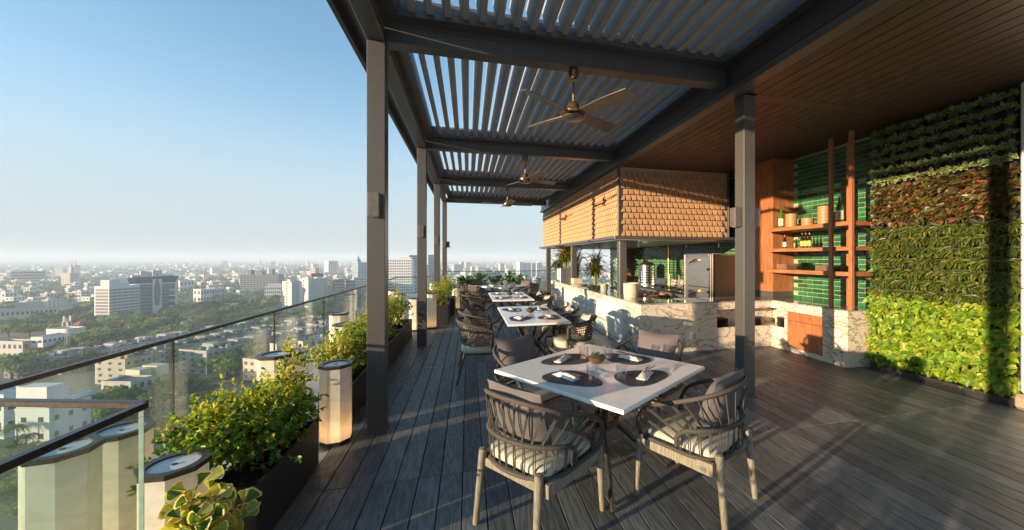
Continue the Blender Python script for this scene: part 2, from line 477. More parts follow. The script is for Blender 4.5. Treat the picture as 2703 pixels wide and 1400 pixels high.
M['trunk'] = mat('tree_bark', (0.10, 0.075, 0.05), 0.9, scale=4)
M['steel'] = mat('stainless', (0.62, 0.60, 0.57), 0.22, metal=1, scale=60, stretch=(1, 1, 0.03), var=0.05)
M['steel_dull'] = mat('brushed_steel', (0.50, 0.50, 0.50), 0.35, metal=0.9, scale=60, stretch=(0.05, 0.05, 1), var=0.06)
M['brass'] = mat('brass', (0.70, 0.42, 0.12), 0.25, metal=1)
M['black'] = mat('black_plastic', (0.018, 0.018, 0.018), 0.4)
M['oven_side'] = mat('oven_side', (0.07, 0.055, 0.04), 0.35, metal=0.5)
M['ceramic'] = mat('stoneware', (0.56, 0.50, 0.38), 0.5, scale=14, var=0.08)
M['ceramic_g'] = mat('celadon', (0.34, 0.38, 0.28), 0.35, scale=14, var=0.1)
M['plate_dark'] = mat('dark_plate', (0.024, 0.021, 0.021), 0.35)
M['plate_tan'] = mat('tan_plate', (0.36, 0.24, 0.15), 0.5)
M['bamboo'] = mat('bamboo', (0.42, 0.22, 0.10), 0.5, scale=40, stretch=(1, 1, 0.2), var=0.2)
M['sake'] = mat('green_bottle', (0.05, 0.16, 0.02), 0.08, spec=0.8)
M['soy'] = mat('dark_bottle', (0.03, 0.012, 0.008), 0.1, spec=0.8)
M['label'] = mat('paper_label', (0.72, 0.68, 0.58), 0.7)
M['label_y'] = mat('yellow_label', (0.55, 0.50, 0.10), 0.7)
M['red_cap'] = mat('red_cap', (0.36, 0.05, 0.035), 0.4)
M['ink'] = mat('label_ink', (0.12, 0.05, 0.04), 0.7)
M['white'] = mat('white_render', (0.72, 0.70, 0.66), 0.7, scale=8, var=0.04)
M['base_stone'] = mat('beige_terrazzo', (0.34, 0.28, 0.20), 0.5, scale=160, var=0.35)
M['felt'] = mat('planting_felt', (0.012, 0.014, 0.015), 0.75, scale=40, var=0.3)
M['lamp_box'] = mat('wall_light_metal', (0.13, 0.115, 0.105), 0.42, metal=0.3)
M['fan'] = mat('fan_bronze', (0.20, 0.165, 0.13), 0.36, metal=0.55, scale=40)
M['fan_brass'] = mat('fan_brass', (0.34, 0.22, 0.10), 0.28, metal=0.9)
M['paper'] = mat('menu_paper', (0.7, 0.7, 0.72), 0.8)
# ---------------------------------------------------------------- terrace floor
deck = tag(empty('deck'), kind='structure')
BW, BX0 = 0.1495, -0.038
cuts = [-0.097 + 2.93 * i for i in range(7)]
_bm = {}
for k in range(-7, 38):
    x0 = BX0 + k * BW
    for i in range(6):
        y0, y1 = cuts[i], cuts[i + 1]
        if x0 > 2.95 and y0 > 5.6: continue
        off = 0.0
        key = 'b'
        if key not in _bm:
            _bm[key] = MB().bbox(0, BW - 0.006, 0, 2.93 - 0.005, -0.026, 0, 0.003).mesh('deck_board', M['deck'])
        link('board', _bm[key], deck, (x0 + 0.003, y0 + 0.0025, random.uniform(-0.0008, 0.0)))
s_ = MB(); s_.box(-1.10, 6.3, -1.6, 17.6, -0.35, -0.031)
sub = s_.build('terrace_slab', M['joist']); tag(sub, kind='structure')
s_ = MB(); s_.box(2.9, 6.3, 8.70, 17.6, -0.030, -0.004)
tag(s_.build('kitchen_floor', M['joist']), kind='structure')
s_ = MB(); s_.box(-2.45, -1.10, -1.6, 17.6, -0.35, -0.02)
tag(s_.build('parapet_ledge', M['ledge']), kind='structure')
s_ = MB(); s_.box(-2.45, 30.0, -25, 17.6, -58.0, -0.36)
tag(s_.build('hotel_tower', M['white']), 'pale tower block carrying the roof terrace', 'building')

# ---------------------------------------------------------------- pergola
CY = [0.27, 3.66, 7.05, 10.40, 13.68]
per = thing('pergola', 'dark bronze steel pergola with tilted louvre roof over the dining deck', 'pergola')
for y in CY:
    c_ = MB().bbox(-0.87, -0.72, y, y + 0.15, 0.0, 3.479, 0.004).build('column', M['frame'], per)
    MB().bbox(-0.885, -0.705, y - 0.015, y + 0.165, 0.0, 0.012, 0.002).build('base_plate', M['frame'], c_)
c_ = MB().bbox(2.955, 3.10, 3.575, 3.725, 0.0, 3.36, 0.004).build('column', M['frame'], per)
MB().bbox(2.94, 3.115, 3.56, 3.74, 0.0, 0.012, 0.002).build('base_plate', M['frame'], c_)
for y in CY:
    b_ = MB()
    b_.bbox(-0.717, 2.797, y, y + 0.15, 3.48, 3.62, 0.004)
    b_.box(-0.70, 2.78, y + 0.003, y + 0.147, 3.62, 3.88)
    b_.build('cross_beam', M['frame'], per)
MB().bbox(-0.872, -0.720, -1.2, 13.83, 3.482, 3.60, 0.004).build('edge_beam', M['frame'], per)
for y in CY:
    MB().box(-0.84, -0.75, y + 0.02, y + 0.13, 3.60, 3.68).build('bracket', M['frame'], per)
f_ = MB(); f_.bbox(-1.135, -1.09, -1.2, 13.95, 3.665, 3.95, 0.004); f_.box(-1.09, -0.70, -1.2, 13.95, 3.79, 3.83)
f_.build('outer_fascia', M['frame'], per)
for x in (-1.0, -0.92):
    f_ = MB(); f_.bbox(x, x + 0.03, -1.2, 13.9, 3.70, 3.79, 0.003); f_.build('gutter_rib', M['frame'], per)
MB().bbox(2.80, 2.955, -1.2, 15.0, 3.36, 3.436, 0.003).build('edge_beam', M['frame'], per)
MB().box(2.84, 2.95, -1.2, 15.0, 3.47, 3.97).build('upstand', M['frame'], per)
bays = [(CY[0] + 0.15, CY[1]), (CY[1] + 0.15, CY[2]), (CY[2] + 0.15, CY[3]), (CY[3] + 0.15, CY[4])]
bays.insert(0, (-1.2, CY[0]))
prof = [(0.0, 0.0), (0.052, 0.0), (0.052, 0.020), (0.020, 0.030), (0.004, 0.10), (-0.026, 0.175), (-0.044, 0.178), (-0.030, 0.10), (-0.016, 0.035), (-0.008, 0.012)]
def louvre_mesh(L):
    n = len(prof)
    b = MB()
    b.add([(x, 0, z) for x, z in prof] + [(x, L, z) for x, z in prof],
          [(i, n + i, n + (i + 1) % n, (i + 1) % n) for i in range(n)] + [tuple(range(n)), tuple(reversed(range(n, 2 * n)))])
    return b.mesh('louvre', M['louvre'], True)
for bi, (y0, y1) in enumerate(bays):
    fr = MB()
    fr.bbox(-0.70, -0.60, y0 + 0.003, y1 - 0.003, 3.662, 3.86, 0.003)
    fr.bbox(2.70, 2.80, y0 + 0.003, y1 - 0.003, 3.662, 3.86, 0.003)
    fr.bbox(-0.598, 2.698, y0 + 0.003, y0 + 0.10, 3.664, 3.74, 0.003)
    fr.bbox(-0.598, 2.698, y1 - 0.12, y1 - 0.003, 3.664, 3.74, 0.003)
    fr.bbox(-0.598, 2.698, y1 - 0.035, y1 - 0.004, 3.74, 3.87, 0.003)
    g_ = fr.build('louvre_frame', M['frame'], per)
    L = y1 - 0.125 - (y0 + 0.105)
    lm = louvre_mesh(L)
    pins = MB()
    nl = 21
    for k in range(nl):
        x = -0.505 + k * 0.1535
        link('louvre', lm, g_, (x, y0 + 0.105, 3.70))
        pins.lathe([(0.0, 0), (0.011, 0.001), (0.011, 0.006), (0, 0.007)], 8, (0, 0, 0))
        for q in range(len(pins.v) - 32, len(pins.v)):
            vx, vy, vz = pins.v[q]
            pins.v[q] = (x + 0.055 + vx, y1 - 0.123 - vz, 3.815 + vy)
    tag(pins.build('pivot_pin', M['steel_bolt'], g_), kind='stuff')

# ---------------------------------------------------------------- roof and plank soffit over the kitchen side
s_ = MB(); s_.box(2.96, 6.6, -1.6, 15.2, 3.40, 3.95)
tag(s_.build('roof', M['dark']), kind='structure')
ceil = tag(empty('ceiling'), kind='structure')
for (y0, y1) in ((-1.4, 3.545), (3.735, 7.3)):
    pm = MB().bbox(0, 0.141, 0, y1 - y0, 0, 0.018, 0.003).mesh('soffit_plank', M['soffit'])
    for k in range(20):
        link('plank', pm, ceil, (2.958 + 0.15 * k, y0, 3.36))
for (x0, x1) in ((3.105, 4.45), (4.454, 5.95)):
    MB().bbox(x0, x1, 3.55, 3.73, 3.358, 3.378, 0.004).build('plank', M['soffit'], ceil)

# ---------------------------------------------------------------- wall lights on the columns
def wall_light(x0, x1, y0, y1, z0, z1, label):
    t = thing('wall_light', label, 'wall light', ((x0 + x1) / 2, (y0 + y1) / 2, z0), group='box lights on the pergola columns')
    w, d, h = (x1 - x0) / 2, (y1 - y0) / 2, z1 - z0
    MB().bbox(-w, w, -d, d, 0.0, h, 0.003).build('housing', M['lamp_box'], t)
    MB().box(-w * 0.6, w * 0.6, -d * 0.6, d * 0.6, -0.004, 0.001).build('lens', M['disc'], t)
ords = ['nearest', 'second', 'third', 'farthest']
for i, y in enumerate(CY[1:]):
    wall_light(-0.842, -0.752, y - 0.091, y - 0.001, 1.91, 2.12, 'bronze box light on the front of the %s column along the railing' % ords[i])
wall_light(2.863, 2.953, 3.605, 3.695, 1.90, 2.11, 'bronze box light on the railing side of the column by the stone counter')
wall_light(3.103, 3.193, 3.605, 3.695, 1.90, 2.11, 'bronze box light half hidden behind the column by the stone counter')
wall_light(-0.718, -0.628, CY[4] + 0.03, CY[4] + 0.12, 1.91, 2.12, 'bronze box light on the dining side of the farthest railing column')

# ---------------------------------------------------------------- ceiling fans
def make_fan():
    t = thing('ceiling_fan', 'x', 'ceiling fan', group='ceiling fans under the pergola beams')
    MB().lathe([(0.0, 0), (0.045, 0), (0.055, -0.03), (0.055, -0.10), (0.035, -0.115), (0.0, -0.115)], 20).build('canopy', M['fan_brass'], t, True)
    MB().lathe([(0.012, -0.11), (0.012, -0.36)], 10).build('rod', M['fan'], t, True)
    MB().lathe([(0.0, -0.33), (0.03, -0.335), (0.055, -0.36), (0.06, -0.40), (0.10, -0.425), (0.125, -0.445), (0.125, -0.465), (0.09, -0.485), (0.0, -0.49)], 28).build('motor', M['fan_brass'], t, True)
    MB().lathe([(0.0, -0.484), (0.112, -0.486), (0.118, -0.50), (0.10, -0.512), (0.0, -0.516)], 28).build('cover', M['fan'], t, True)
    for k in range(4):
        b = MB()
        n = 7
        vs = []
        for i in range(n):
            u = i / (n - 1); r = 0.11 + u * 0.58; w = 0.045 + 0.028 * math.sin(min(1, u * 1.6) * math.pi / 2)
            for sgn in (-1, 1):
                yy = sgn * w + 0.01
                zz = -0.452 - sgn * w * 0.28 + 0.015 * u
                vs += [(r + (0.02 * sgn if i == n - 1 else 0), yy, zz), (r + (0.02 * sgn if i == n - 1 else 0), yy, zz - 0.006)]
        fs = []
        for i in range(n - 1):
            a, c = 4 * i, 4 * (i + 1)
            fs += [(a, a + 2, c + 2, c), (a + 1, c + 1, c + 3, a + 3), (a, c, c + 1, a + 1), (a + 2, a + 3, c + 3, c + 2)]
        fs += [(0, 1, 3, 2), (4 * n - 4, 4 * n - 2, 4 * n - 1, 4 * n - 3)]
        b.add(vs, fs)
        b.build('blade', M['fan'], t, False, rot=(0, 0, k * math.pi / 2))
    return t
fan0 = make_fan(); tree_f = gather(fan0)
for i, (loc, rz, lab) in enumerate((((1.045, 3.735, 3.48), R(33), 'bronze four-blade ceiling fan nearest the camera, above the front table'),
                                    ((1.045, 7.125, 3.48), R(20), 'smaller-looking bronze ceiling fan in the middle of the row under the pergola'),
                                    ((1.045, 10.475, 3.48), R(5), 'farthest bronze ceiling fan, seen against the sky at the pergola end'))):
    o = fan0 if i == 0 else copy_tree(fan0, tree_f)
    o.location = loc; o.rotation_euler = (0, 0, rz); o['label'] = lab

# ---------------------------------------------------------------- glass railings
def railing(pts, label, z1=0.96, pane=1.45, cap=True, z0=-0.02):
    t = thing('glass_railing', label, 'railing', (pts[0][0], pts[0][1], 0), group='glass railings round the terrace edge')
    o = Vector((pts[0][0], pts[0][1], 0))
    capm = MB()
    for (a, b) in zip(pts[:-1], pts[1:]):
        A = Vector((a[0], a[1], 0)) - o; B = Vector((b[0], b[1], 0)) - o
        d = B - A; L = d.length; d.normalize(); nrm = Vector((-d.y, d.x, 0))
        n = max(1, round(L / pane)); step = L / n
        ang = math.atan2(d.y, d.x)
        g = MB(); g.box(0.006, step - 0.006, -0.006, 0.006, 0, z1 - 0.012 - z0)
        gm = g.mesh('pane', M['glass'])
        e = MB(); e.box(-0.0085, 0.0055, -0.0055, 0.0055, 0, z1 - 0.014 - z0)
        em = e.mesh('joint', M['black'])
        for i in range(n):
            p = A + d * (i * step)
            link('pane', gm, t, (p.x, p.y, z0), (0, 0, ang))
            if i: link('joint', em, t, (p.x, p.y, z0), (0, 0, ang))
        if cap:
            c = MB(); c.bbox(-0.012, L + 0.012, -0.016, 0.016, 0, 0.026, 0.003)
            c.build('top_rail', M['railcap'], t, loc=(A.x, A.y, z1 - 0.026 + 0.0006 * random.random()), rot=(0, 0, ang))
    return t
railing([(-2.12, 1.9), (-2.14, 12.55)], 'long clear glass railing with thin bronze rail beside the lanterns and planters')
railing([(-2.14, 12.62), (-1.23, 12.75), (-1.2, 17.35)], 'stepped glass railing behind the second pergola column')
railing([(-1.15, 17.4), (5.6, 17.4)], 'far glass railing closing the end of the terrace below the skyline', pane=1.9)
railing([(-2.10, 2.157), (-1.30, 1.928)], 'short glass railing panel meeting the nearest corner at bottom left', pane=2)
railing([(-1.286, 1.905), (-1.345, 0.4)], 'nearest glass railing panel with a thick dark rail at bottom left', pane=3)
mk = MB(); mk.tube([(0, -0.075, -0.002), (0, -0.060, 0.012), (0, -0.058, -0.006), (0, -0.075, -0.002)], 0.0009, 4, False)
mk.tube([(0, -0.056 + 0.0035 * i, 0.004 * math.sin(i * 1.9) + 0.0022 * i * 0.5) for i in range(14)], 0.0008, 4, False)
g0 = [o for o in col.objects if o.get('label', '').startswith('nearest glass railing')][0]
mk.build('maker_mark', M['cutlery'], g0, loc=(0.004, 0.02, 0.90))
# green edge of the nearest pane, with the makers mark beside it
g_ = [o for o in col.objects if o.get('label') == 'nearest glass railing panel with a thick dark rail at bottom left'][0]
MB().box(-0.008, 0.008, -0.004, 0.0, -0.02, 0.935).build('pane_edge', M['glass_edge'], g_, loc=(-0.0003, 0.001, 0), rot=(0, 0, 0.04))
# ---------------------------------------------------------------- stone counter (L-shaped, with a plate niche)
ctr = thing('stone_counter', 'long L-shaped counter faced in swirled beige granite with polished top', 'counter', (2.66, 5.55, 0))
def part(name, m, parent, *boxes, b=0.003, smooth=False):
    mb = MB()
    for q in boxes:
        if b: mb.bbox(*q, b)
        else: mb.box(*q)
    o = mb.build(name, m, None, smooth)
    o.parent = parent
    if parent is not None:
        pm = parent.matrix_basis.copy()
        pp = parent.parent
        while pp is not None:
            pm = pp.matrix_basis @ pm; pp = pp.parent
        o.matrix_parent_inverse = pm.inverted()
    return o
G = M['granite']
HC = 0.795
part('slab', G, ctr, (2.662, 3.2, 5.55, 6.28, 0.075, HC))                       # near corner of the long leg
part('slab', G, ctr, (2.662, 3.2, 11.55, 12.3, 0.075, HC))
part('slab', G, ctr, (2.664, 3.2, 6.282, 11.548, 0.69, HC))
pn = [6.284, 7.6, 8.92, 10.24, 11.546]
for a, b_ in zip(pn[:-1], pn[1:]):
    part('onyx_panel', M['onyx'], ctr, (2.682, 3.2, a, b_ - 0.004, 0.075, 0.688))
part('slab', G, ctr, (3.202, 4.06, 5.552, 6.15, 0.075, HC))
part('slab', G, ctr, (4.062, 5.15, 5.552, 6.15, 0.075, 0.372))
part('slab', G, ctr, (4.062, 5.15, 5.553, 6.15, 0.678, HC))
part('niche_back', G, ctr, (4.064, 5.5, 5.84, 6.14, 0.374, 0.676))
part('slab', G, ctr, (5.152, 5.80, 5.275, 6.1, 0.075, 0.372), (5.152, 5.80, 5.275, 6.1, 0.678, HC))
part('niche_back', G, ctr, (5.44, 5.79, 5.277, 5.838, 0.374, 0.676))
part('slab', G, ctr, (5.151, 5.80, 5.22, 5.273, 0.075, HC))
part('slab', G, ctr, (5.152, 5.80, 4.572, 5.218, 0.665, HC))
part('door_panel', M['wood'], ctr, (5.160, 5.24, 4.576, 5.214, 0.52, 0.661), (5.160, 5.24, 4.576, 5.214, 0.078, 0.516))
part('slab', G, ctr, (5.151, 5.80, 4.18, 4.570, 0.075, HC))
part('plinth', G, ctr, (2.69, 3.15, 5.575, 12.28, 0.0, 0.072), (3.152, 5.16, 5.575, 6.05, 0.0, 0.072), (5.165, 5.78, 4.195, 6.0, 0.0, 0.072))
part('countertop', M['granite_top'], ctr, (2.658, 3.3, 5.546, 12.31, HC + 0.001, 0.815))
part('countertop', M['granite_top'], ctr, (3.302, 5.82, 5.546, 6.2, HC + 0.001, 0.815))
part('countertop', M['granite_top'], ctr, (5.147, 5.82, 4.176, 5.544, HC + 0.001, 0.8148))

# ---------------------------------------------------------------- tiled wall
XW = 5.82
tw = thing('tiled_wall', 'wall of glossy green brick tiles with sandy joints behind the shelves and kitchen', 'wall', (XW, 4.15, 0))
part('backing', M['grout'], tw, (XW, 6.3, 4.15, 12.75, 0.0, 3.37), b=0)
TLx, THz = 0.20, 0.0724
tmesh = MB().bbox(-0.009, 0.004, 0.004, TLx - 0.004, 0.004, THz - 0.004, 0.003).mesh('tile', M['glaze'])
rest = MB()
for r in range(36):
    z = 0.80 + r * THz
    if z + THz > 3.37: break
    for k in range(-1, 44):
        y = 4.15 + k * TLx + (TLx / 2 if r % 2 else 0)
        if y < 4.15 or y + TLx > 12.75: continue
        if y < 5.62:
            link('tile', tmesh, tw, (random.uniform(-0.0015, 0.0015), y - 4.15, z))
        elif y > 6.6:
            dx = random.uniform(-0.002, 0.002)
            rest.bbox(-0.009 + dx, 0.004, y - 4.15 + 0.004, y - 4.15 + TLx - 0.004, z + 0.004, z + THz - 0.004, 0.003)
tag(rest.build('far_tile', M['glaze'], tw), kind='stuff')

# ---------------------------------------------------------------- timber cupboard and open shelves
cb = thing('tall_cupboard', 'tall teak cupboard reaching the ceiling beside the green tiles', 'cupboard', (5.35, 5.74, 0.815))
part('body', M['wood'], cb, (5.35, 5.815, 5.74, 6.64, 0.935, 3.358))
part('plinth', M['frame'], cb, (5.352, 5.815, 5.742, 6.64, 0.816, 0.933))
sh = thing('shelf_unit', 'open teak shelves with tall square posts standing on the counter', 'shelf', (5.17, 4.15, 0.815))
for (z0, z1) in ((2.01, 2.07), (1.655, 1.71), (1.29, 1.35)):
    part('shelf', M['wood_h'], sh, (5.19, 5.808, 4.165, 5.70, z0, z1))
for (x, y, zt) in ((5.145, 4.42, 3.30), (5.53, 4.46, 3.29), (5.175, 4.14, 3.33), (5.74, 4.165, 3.35)):
    part('post', M['wood'], sh, (x, x + 0.05, y, y + 0.05, 0.816, zt))

# ---------------------------------------------------------------- shingle-clad bulkhead over the kitchen
bk = thing('shingle_bulkhead', 'deep overhead box clad in pale clay shingles above the open kitchen', 'canopy', (2.88, 7.0, 1.97))
BXL, BYN, BXR, BYF = 2.895, 7.02, 5.40, 14.93
part('core', M['shingle'], bk, (BXL + 0.02, BXR, BYN + 0.02, BYF, 1.985, 3.358), b=0)
part('corner_trim', M['frame'], bk, (BXL - 0.03, BXL + 0.014, BYN - 0.03, BYN + 0.014, 1.985, 3.357))
part('corner_trim', M['frame'], bk, (BXR - 0.012, BXR + 0.02, BYN - 0.03, BYN + 0.1, 1.985, 3.357))
part('ledge', M['frame'], bk, (2.77, 5.80, 6.92, 15.02, 1.925, 1.983), b=0.004)
part('steel_soffit', M['steel_dull'], bk, (2.85, 5.75, 7.0, 14.9, 1.90, 1.923), b=0)
for (x, y) in ((2.95, 7.10), (2.93, 10.65)):
    part('post', M['frame'], bk, (x, x + 0.15, y, y + 0.15, 0.816, 1.924))
part('post', M['frame'], bk, (2.78, 2.93, 13.55, 13.7, 0.0, 1.924))
SW, SHt = 0.124, 0.1185
def shingle():
    w0, w1, h = SW * 0.455, SW * 0.30, SHt
    vs = [(-w0, 0.0, h), (w0, 0.0, h), (w1, -0.046, -0.010), (-w1, -0.046, -0.010), (-w0, 0.006, h), (w0, 0.006, h), (w1, 0.006, -0.012), (-w1, 0.006, -0.012)]
    return vs, [(0, 3, 2, 1), (0, 4, 7, 3), (1, 2, 6, 5), (2, 3, 7, 6), (0, 1, 5, 4)]
sv, sf = shingle()
_b = MB(); _b.add(sv, sf); shm = _b.mesh('shingle', M['shingle'])
O = Vector((2.88, 7.0, 1.97))
nf = 0
for r in range(12):
    z = 2.0 + r * SHt
    if z + SHt > 3.36: break
    for k in range(21):
        x = BXL + 0.05 + SW * (k + (0.5 if r % 2 else 0.0)) + 0.03
        if x + SW / 2 > BXR - 0.01: continue
        link('shingle', shm, bk, (x - O.x, BYN + 0.018 - O.y, z - O.z), (random.uniform(-0.02, 0.02), 0, random.uniform(-0.02, 0.02))); nf += 1
far = MB()
for r in range(12):
    z = 2.0 + r * SHt
    if z + SHt > 3.36: break
    for k in range(63):
        y = BYN + 0.08 + SW * (k + (0.5 if r % 2 else 0.0))
        if y + SW / 2 > BYF: continue
        if nf < 296 and k < 6:
            link('shingle', shm, bk, (BXL + 0.018 - O.x, y - O.y, z - O.z), (0, 0, R(-90))); nf += 1
        else:
            a = random.uniform(-0.003, 0.003)
            far.add([(BXL + 0.018 + vy + a - O.x, y - vx - O.y, z + vz - O.z) for vx, vy, vz in sv], sf)
tag(far.build('far_shingle', M['shingle'], bk), kind='stuff')

# ---------------------------------------------------------------- kitchen
kw = thing('end_cupboard', 'narrow teak panelled cupboard at the far end of the kitchen', 'cupboard', (5.37, 12.76, 0))
part('front', M['wood'], kw, (5.37, 6.2, 12.76, 12.80, 0.0, 1.9))
part('body', M['grout'], kw, (5.382, 6.2, 12.802, 13.9, 0.0, 1.9))
part('box', M['lamp_box'], kw, (5.46, 5.56, 12.70, 12.758, 1.2, 1.55))
for r in range(26):
    for k in range(5):
        y = 12.83 + k * TLx + (TLx / 2 if r % 2 else 0)
        o = link('tile', tmesh, kw, (5.374 - 5.37 + 0.008, y - 12.76, r * THz))
rg = thing('cooking_range', 'long stainless steel cooking range against the green tiles', 'range', (5.02, 7.7, 0))
part('body', M['steel_dull'], rg, (5.02, 5.80, 7.7, 12.5, 0.1, 0.66))
part('worktop', M['steel'], rg, (4.98, 5.80, 7.68, 12.55, 0.662, 0.72))
part('splashback', M['steel'], rg, (5.74, 5.80, 7.7, 11.4, 0.722, 0.93))
for k in range(6):
    y = 8.3 + k * 0.42
    part('burner', M['black'], rg, (5.2, 5.5, y, y + 0.26, 0.722, 0.76))
    kb = MB().lathe([(0.0, 0), (0.028, 0), (0.024, 0.03), (0, 0.03)], 10).build('knob', M['black'], rg, True, loc=(4.975 - 5.02, y + 0.1 - 7.7, 0.6), rot=(0, R(-90), 0))
part('shelf', M['steel'], rg, (5.5, 5.72, 9.2, 9.9, 1.08, 1.10), (5.6, 5.63, 9.3, 9.33, 0.722, 1.08), (5.6, 5.63, 9.8, 9.83, 0.722, 1.08))
ov = thing('steel_oven', 'tall stainless double-door oven behind the counter', 'oven', (4.75, 6.65, 0))
part('body', M['oven_side'], ov, (4.77, 5.34, 6.65, 7.59, 0.05, 1.60))
part('frame', M['steel'], ov, (4.74, 4.768, 6.63, 7.61, 0.05, 1.62), (4.70, 4.738, 6.63, 6.70, 0.05, 1.62), (4.70, 4.738, 7.56, 7.61, 0.05, 1.62), (4.70, 4.738, 6.702, 7.558, 1.59, 1.62))
part('top', M['steel'], ov, (4.74, 5.36, 6.62, 7.62, 1.622, 1.64))
for z0, z1 in ((0.1, 0.93), (0.95, 1.585)):
    d_ = part('door', M['steel_dull'], ov, (4.715, 4.738, 6.705, 7.555, z0, z1))
    h_ = MB(); h_.tube([(0, 0, 0), (-0.06, 0, 0), (-0.10, 0.16, -0.07)], [0.03, 0.022, 0.012], 8)
    h2 = h_.build('handle', M['brass'], ov, True, loc=(4.715 - 4.75, 7.1 - 6.65, z1 - 0.08))
for z in (0.55, 0.86, 1.32):
    k_ = MB().lathe([(0.0, 0), (0.012, 0), (0.012, 0.03), (0.028, 0.035), (0.028, 0.055), (0, 0.058)], 10).build('latch', M['black'], ov, True, loc=(4.70 - 4.75, 6.66 - 6.65, z), rot=(0, R(-90), 0))
st = thing('steamer_stack', 'tall stack of round stainless steamers with a pointed lid', 'steamer', (5.25, 10.5, 0.72))
for k in range(8):
    MB().lathe([(0.22, 0.002), (0.235, 0.006), (0.23, 0.03), (0.235, 0.066), (0.225, 0.07)], 28).build('tier', M['steel'], st, True, loc=(0, 0, 0.04 + 0.072 * k))
MB().lathe([(0.0, 0.0), (0.20, 0.0), (0.20, 0.04), (0, 0.04)], 24).build('base', M['steel_dull'], st, True)
MB().lathe([(0.24, 0), (0.24, 0.01), (0.14, 0.07), (0.02, 0.10), (0.0, 0.10)], 28).build('lid', M['tmetal'], st, True, loc=(0, 0, 0.618))
MB().lathe([(0.0, 0), (0.012, 0.0), (0.03, 0.03), (0.02, 0.055), (0, 0.06)], 12).build('knob', M['brass'], st, True, loc=(0, 0, 0.715))
pi = thing('gas_pipe', 'upright brass gas pipe running down the green tiles', 'pipe', (5.60, 9.85, 0.72))
MB().tube([(0, 0, 0), (0, 0, 1.17)], 0.028, 10).build('riser', M['brass'], pi, True)
MB().tube([(0, 0.0, 0.95), (0, 0.10, 0.95), (0, 0.10, 0.80), (0, 0, 0.80)], 0.014, 8).build('bypass', M['brass'], pi, True)
ORDW = ['first', 'second', 'third', 'fourth', 'fifth']
for k, (x, y) in enumerate([(3.6 + 0.5 * i, 7.6 + 0.55 * ((i * 7) % 4)) for i in range(5)] + [(3.4 + 0.5 * i, 9.8 + 0.5 * ((i * 5) % 3)) for i in range(4)]):
    o = MB().tube([(0, 0, 0), (0, 0, -0.11)], 0.008, 6).build('sprinkler', M['steel'], None, True, loc=(x, y, 1.90))
    tag(o, 'small steel sprinkler pipe under the %s half of the kitchen canopy, %s from the left' % (('near', ORDW[k]) if k < 5 else ('far', ORDW[k - 5])), 'sprinkler', 'sprinklers under the kitchen canopy')

# dark bar under the far side opening and the bowl ware on the counter
def bowls(name, loc, r, n, h, m, label, cat, taper=0.72):
    t = thing(name, label, cat, loc)
    for k in range(n):
        MB().lathe([(0.0, 0.0), (r * taper, 0.0), (r * 0.95, h * 0.9), (r, h * 1.25), (r * 0.965, h * 1.25), (r * 0.9, h * 0.9), (r * taper * 0.9, 0.012), (0, 0.012)], 28).build('bowl', m, t, True, loc=(0, 0, k * h * 0.55), rot=(0, 0, k))
    return t
bowls('bowl_stack', (2.98, 6.62, 0.816), 0.15, 5, 0.075, M['ceramic'], 'stack of wide cream stoneware bowls on the counter corner', 'bowls', 0.9)
bowls('bowl_stack', (2.86, 7.75, 0.816), 0.085, 4, 0.06, M['ceramic_g'], 'small stack of celadon green bowls behind the canopy post', 'bowls')
t = thing('wooden_tray', 'wooden tray lying on the counter beside the cream bowls', 'tray', (3.35, 6.75, 0.816))
part('base', M['wood_h'], t, (3.22, 3.62, 6.6, 6.9, 0.818, 0.835), (3.2, 3.22, 6.58, 6.92, 0.818, 0.87), (3.62, 3.64, 6.58, 6.92, 0.818, 0.87))
t = thing('menu_card', 'white paper menu lying flat on the polished counter', 'menu', (3.75, 6.05, 0.817))
MB().box(-0.15, 0.15, -0.10, 0.10, 0, 0.002).build('sheet', M['paper'], t)
t = thing('copper_dish', 'shallow copper dish on the counter near the tray', 'dish', (3.55, 6.4, 0.816))
MB().lathe([(0, 0), (0.09, 0), (0.13, 0.025), (0.125, 0.027), (0.085, 0.006), (0, 0.006)], 24).build('dish', M['cutlery'], t, True)
t = thing('cream_box', 'square cream stoneware box standing on a round board on the counter', 'box', (2.86, 9.9, 0.85))
MB().bbox(-0.13, 0.13, -0.13, 0.13, 0.0, 0.15, 0.008).build('box', M['ceramic'], t)
t = thing('round_board', 'round pale board under the cream stoneware box', 'board', (2.88, 9.75, 0.816))
MB().lathe([(0, 0), (0.19, 0), (0.22, 0.03), (0.0, 0.032)], 28).build('board', M['ceramic'], t, True)
t = thing('glass_planter_box', 'square dark glass planter box on the far end of the counter', 'planter', (3.0, 11.6, 0.816))
MB().bbox(-0.26, 0.26, -0.3, 0.3, 0.0, 0.42, 0.006).build('tank', M['steel_dull'], t)
MB().bbox(-0.266, -0.262, -0.28, 0.12, 0.05, 0.38, 0.001).build('louvred_plate', M['ceramic'], t)

# plates and ware on the shelves and in the niche
def plates(loc, r, n, dz, m, label, square=False, kind='plates'):
    t = thing('plate_stack', label, kind, loc, group=None)
    if square:
        pm = MB().bbox(-r, r, -r, r, 0, dz * 0.55, 0.004).mesh('plate', m)
    else:
        pm = MB().lathe([(0, 0.0), (r * 0.6, 0.0), (r, dz * 0.7), (r * 0.97, dz * 0.8), (r * 0.55, dz * 0.3), (0, dz * 0.3)], 24).mesh('plate', m, True)
    for k in range(n): link('plate', pm, t, (random.uniform(-.003, .003), random.uniform(-.003, .003), k * dz), (0, 0, random.uniform(-.04, .04)))
    return t
plates((5.42, 5.50, 1.352), 0.11, 7, 0.013, M['plate_tan'], 'stack of square tan plates nearest the cupboard on the lowest shelf', True)
plates((5.42, 5.10, 1.352), 0.125, 10, 0.012, M['plate_dark'], 'tall stack of black plates in the middle of the lowest shelf')
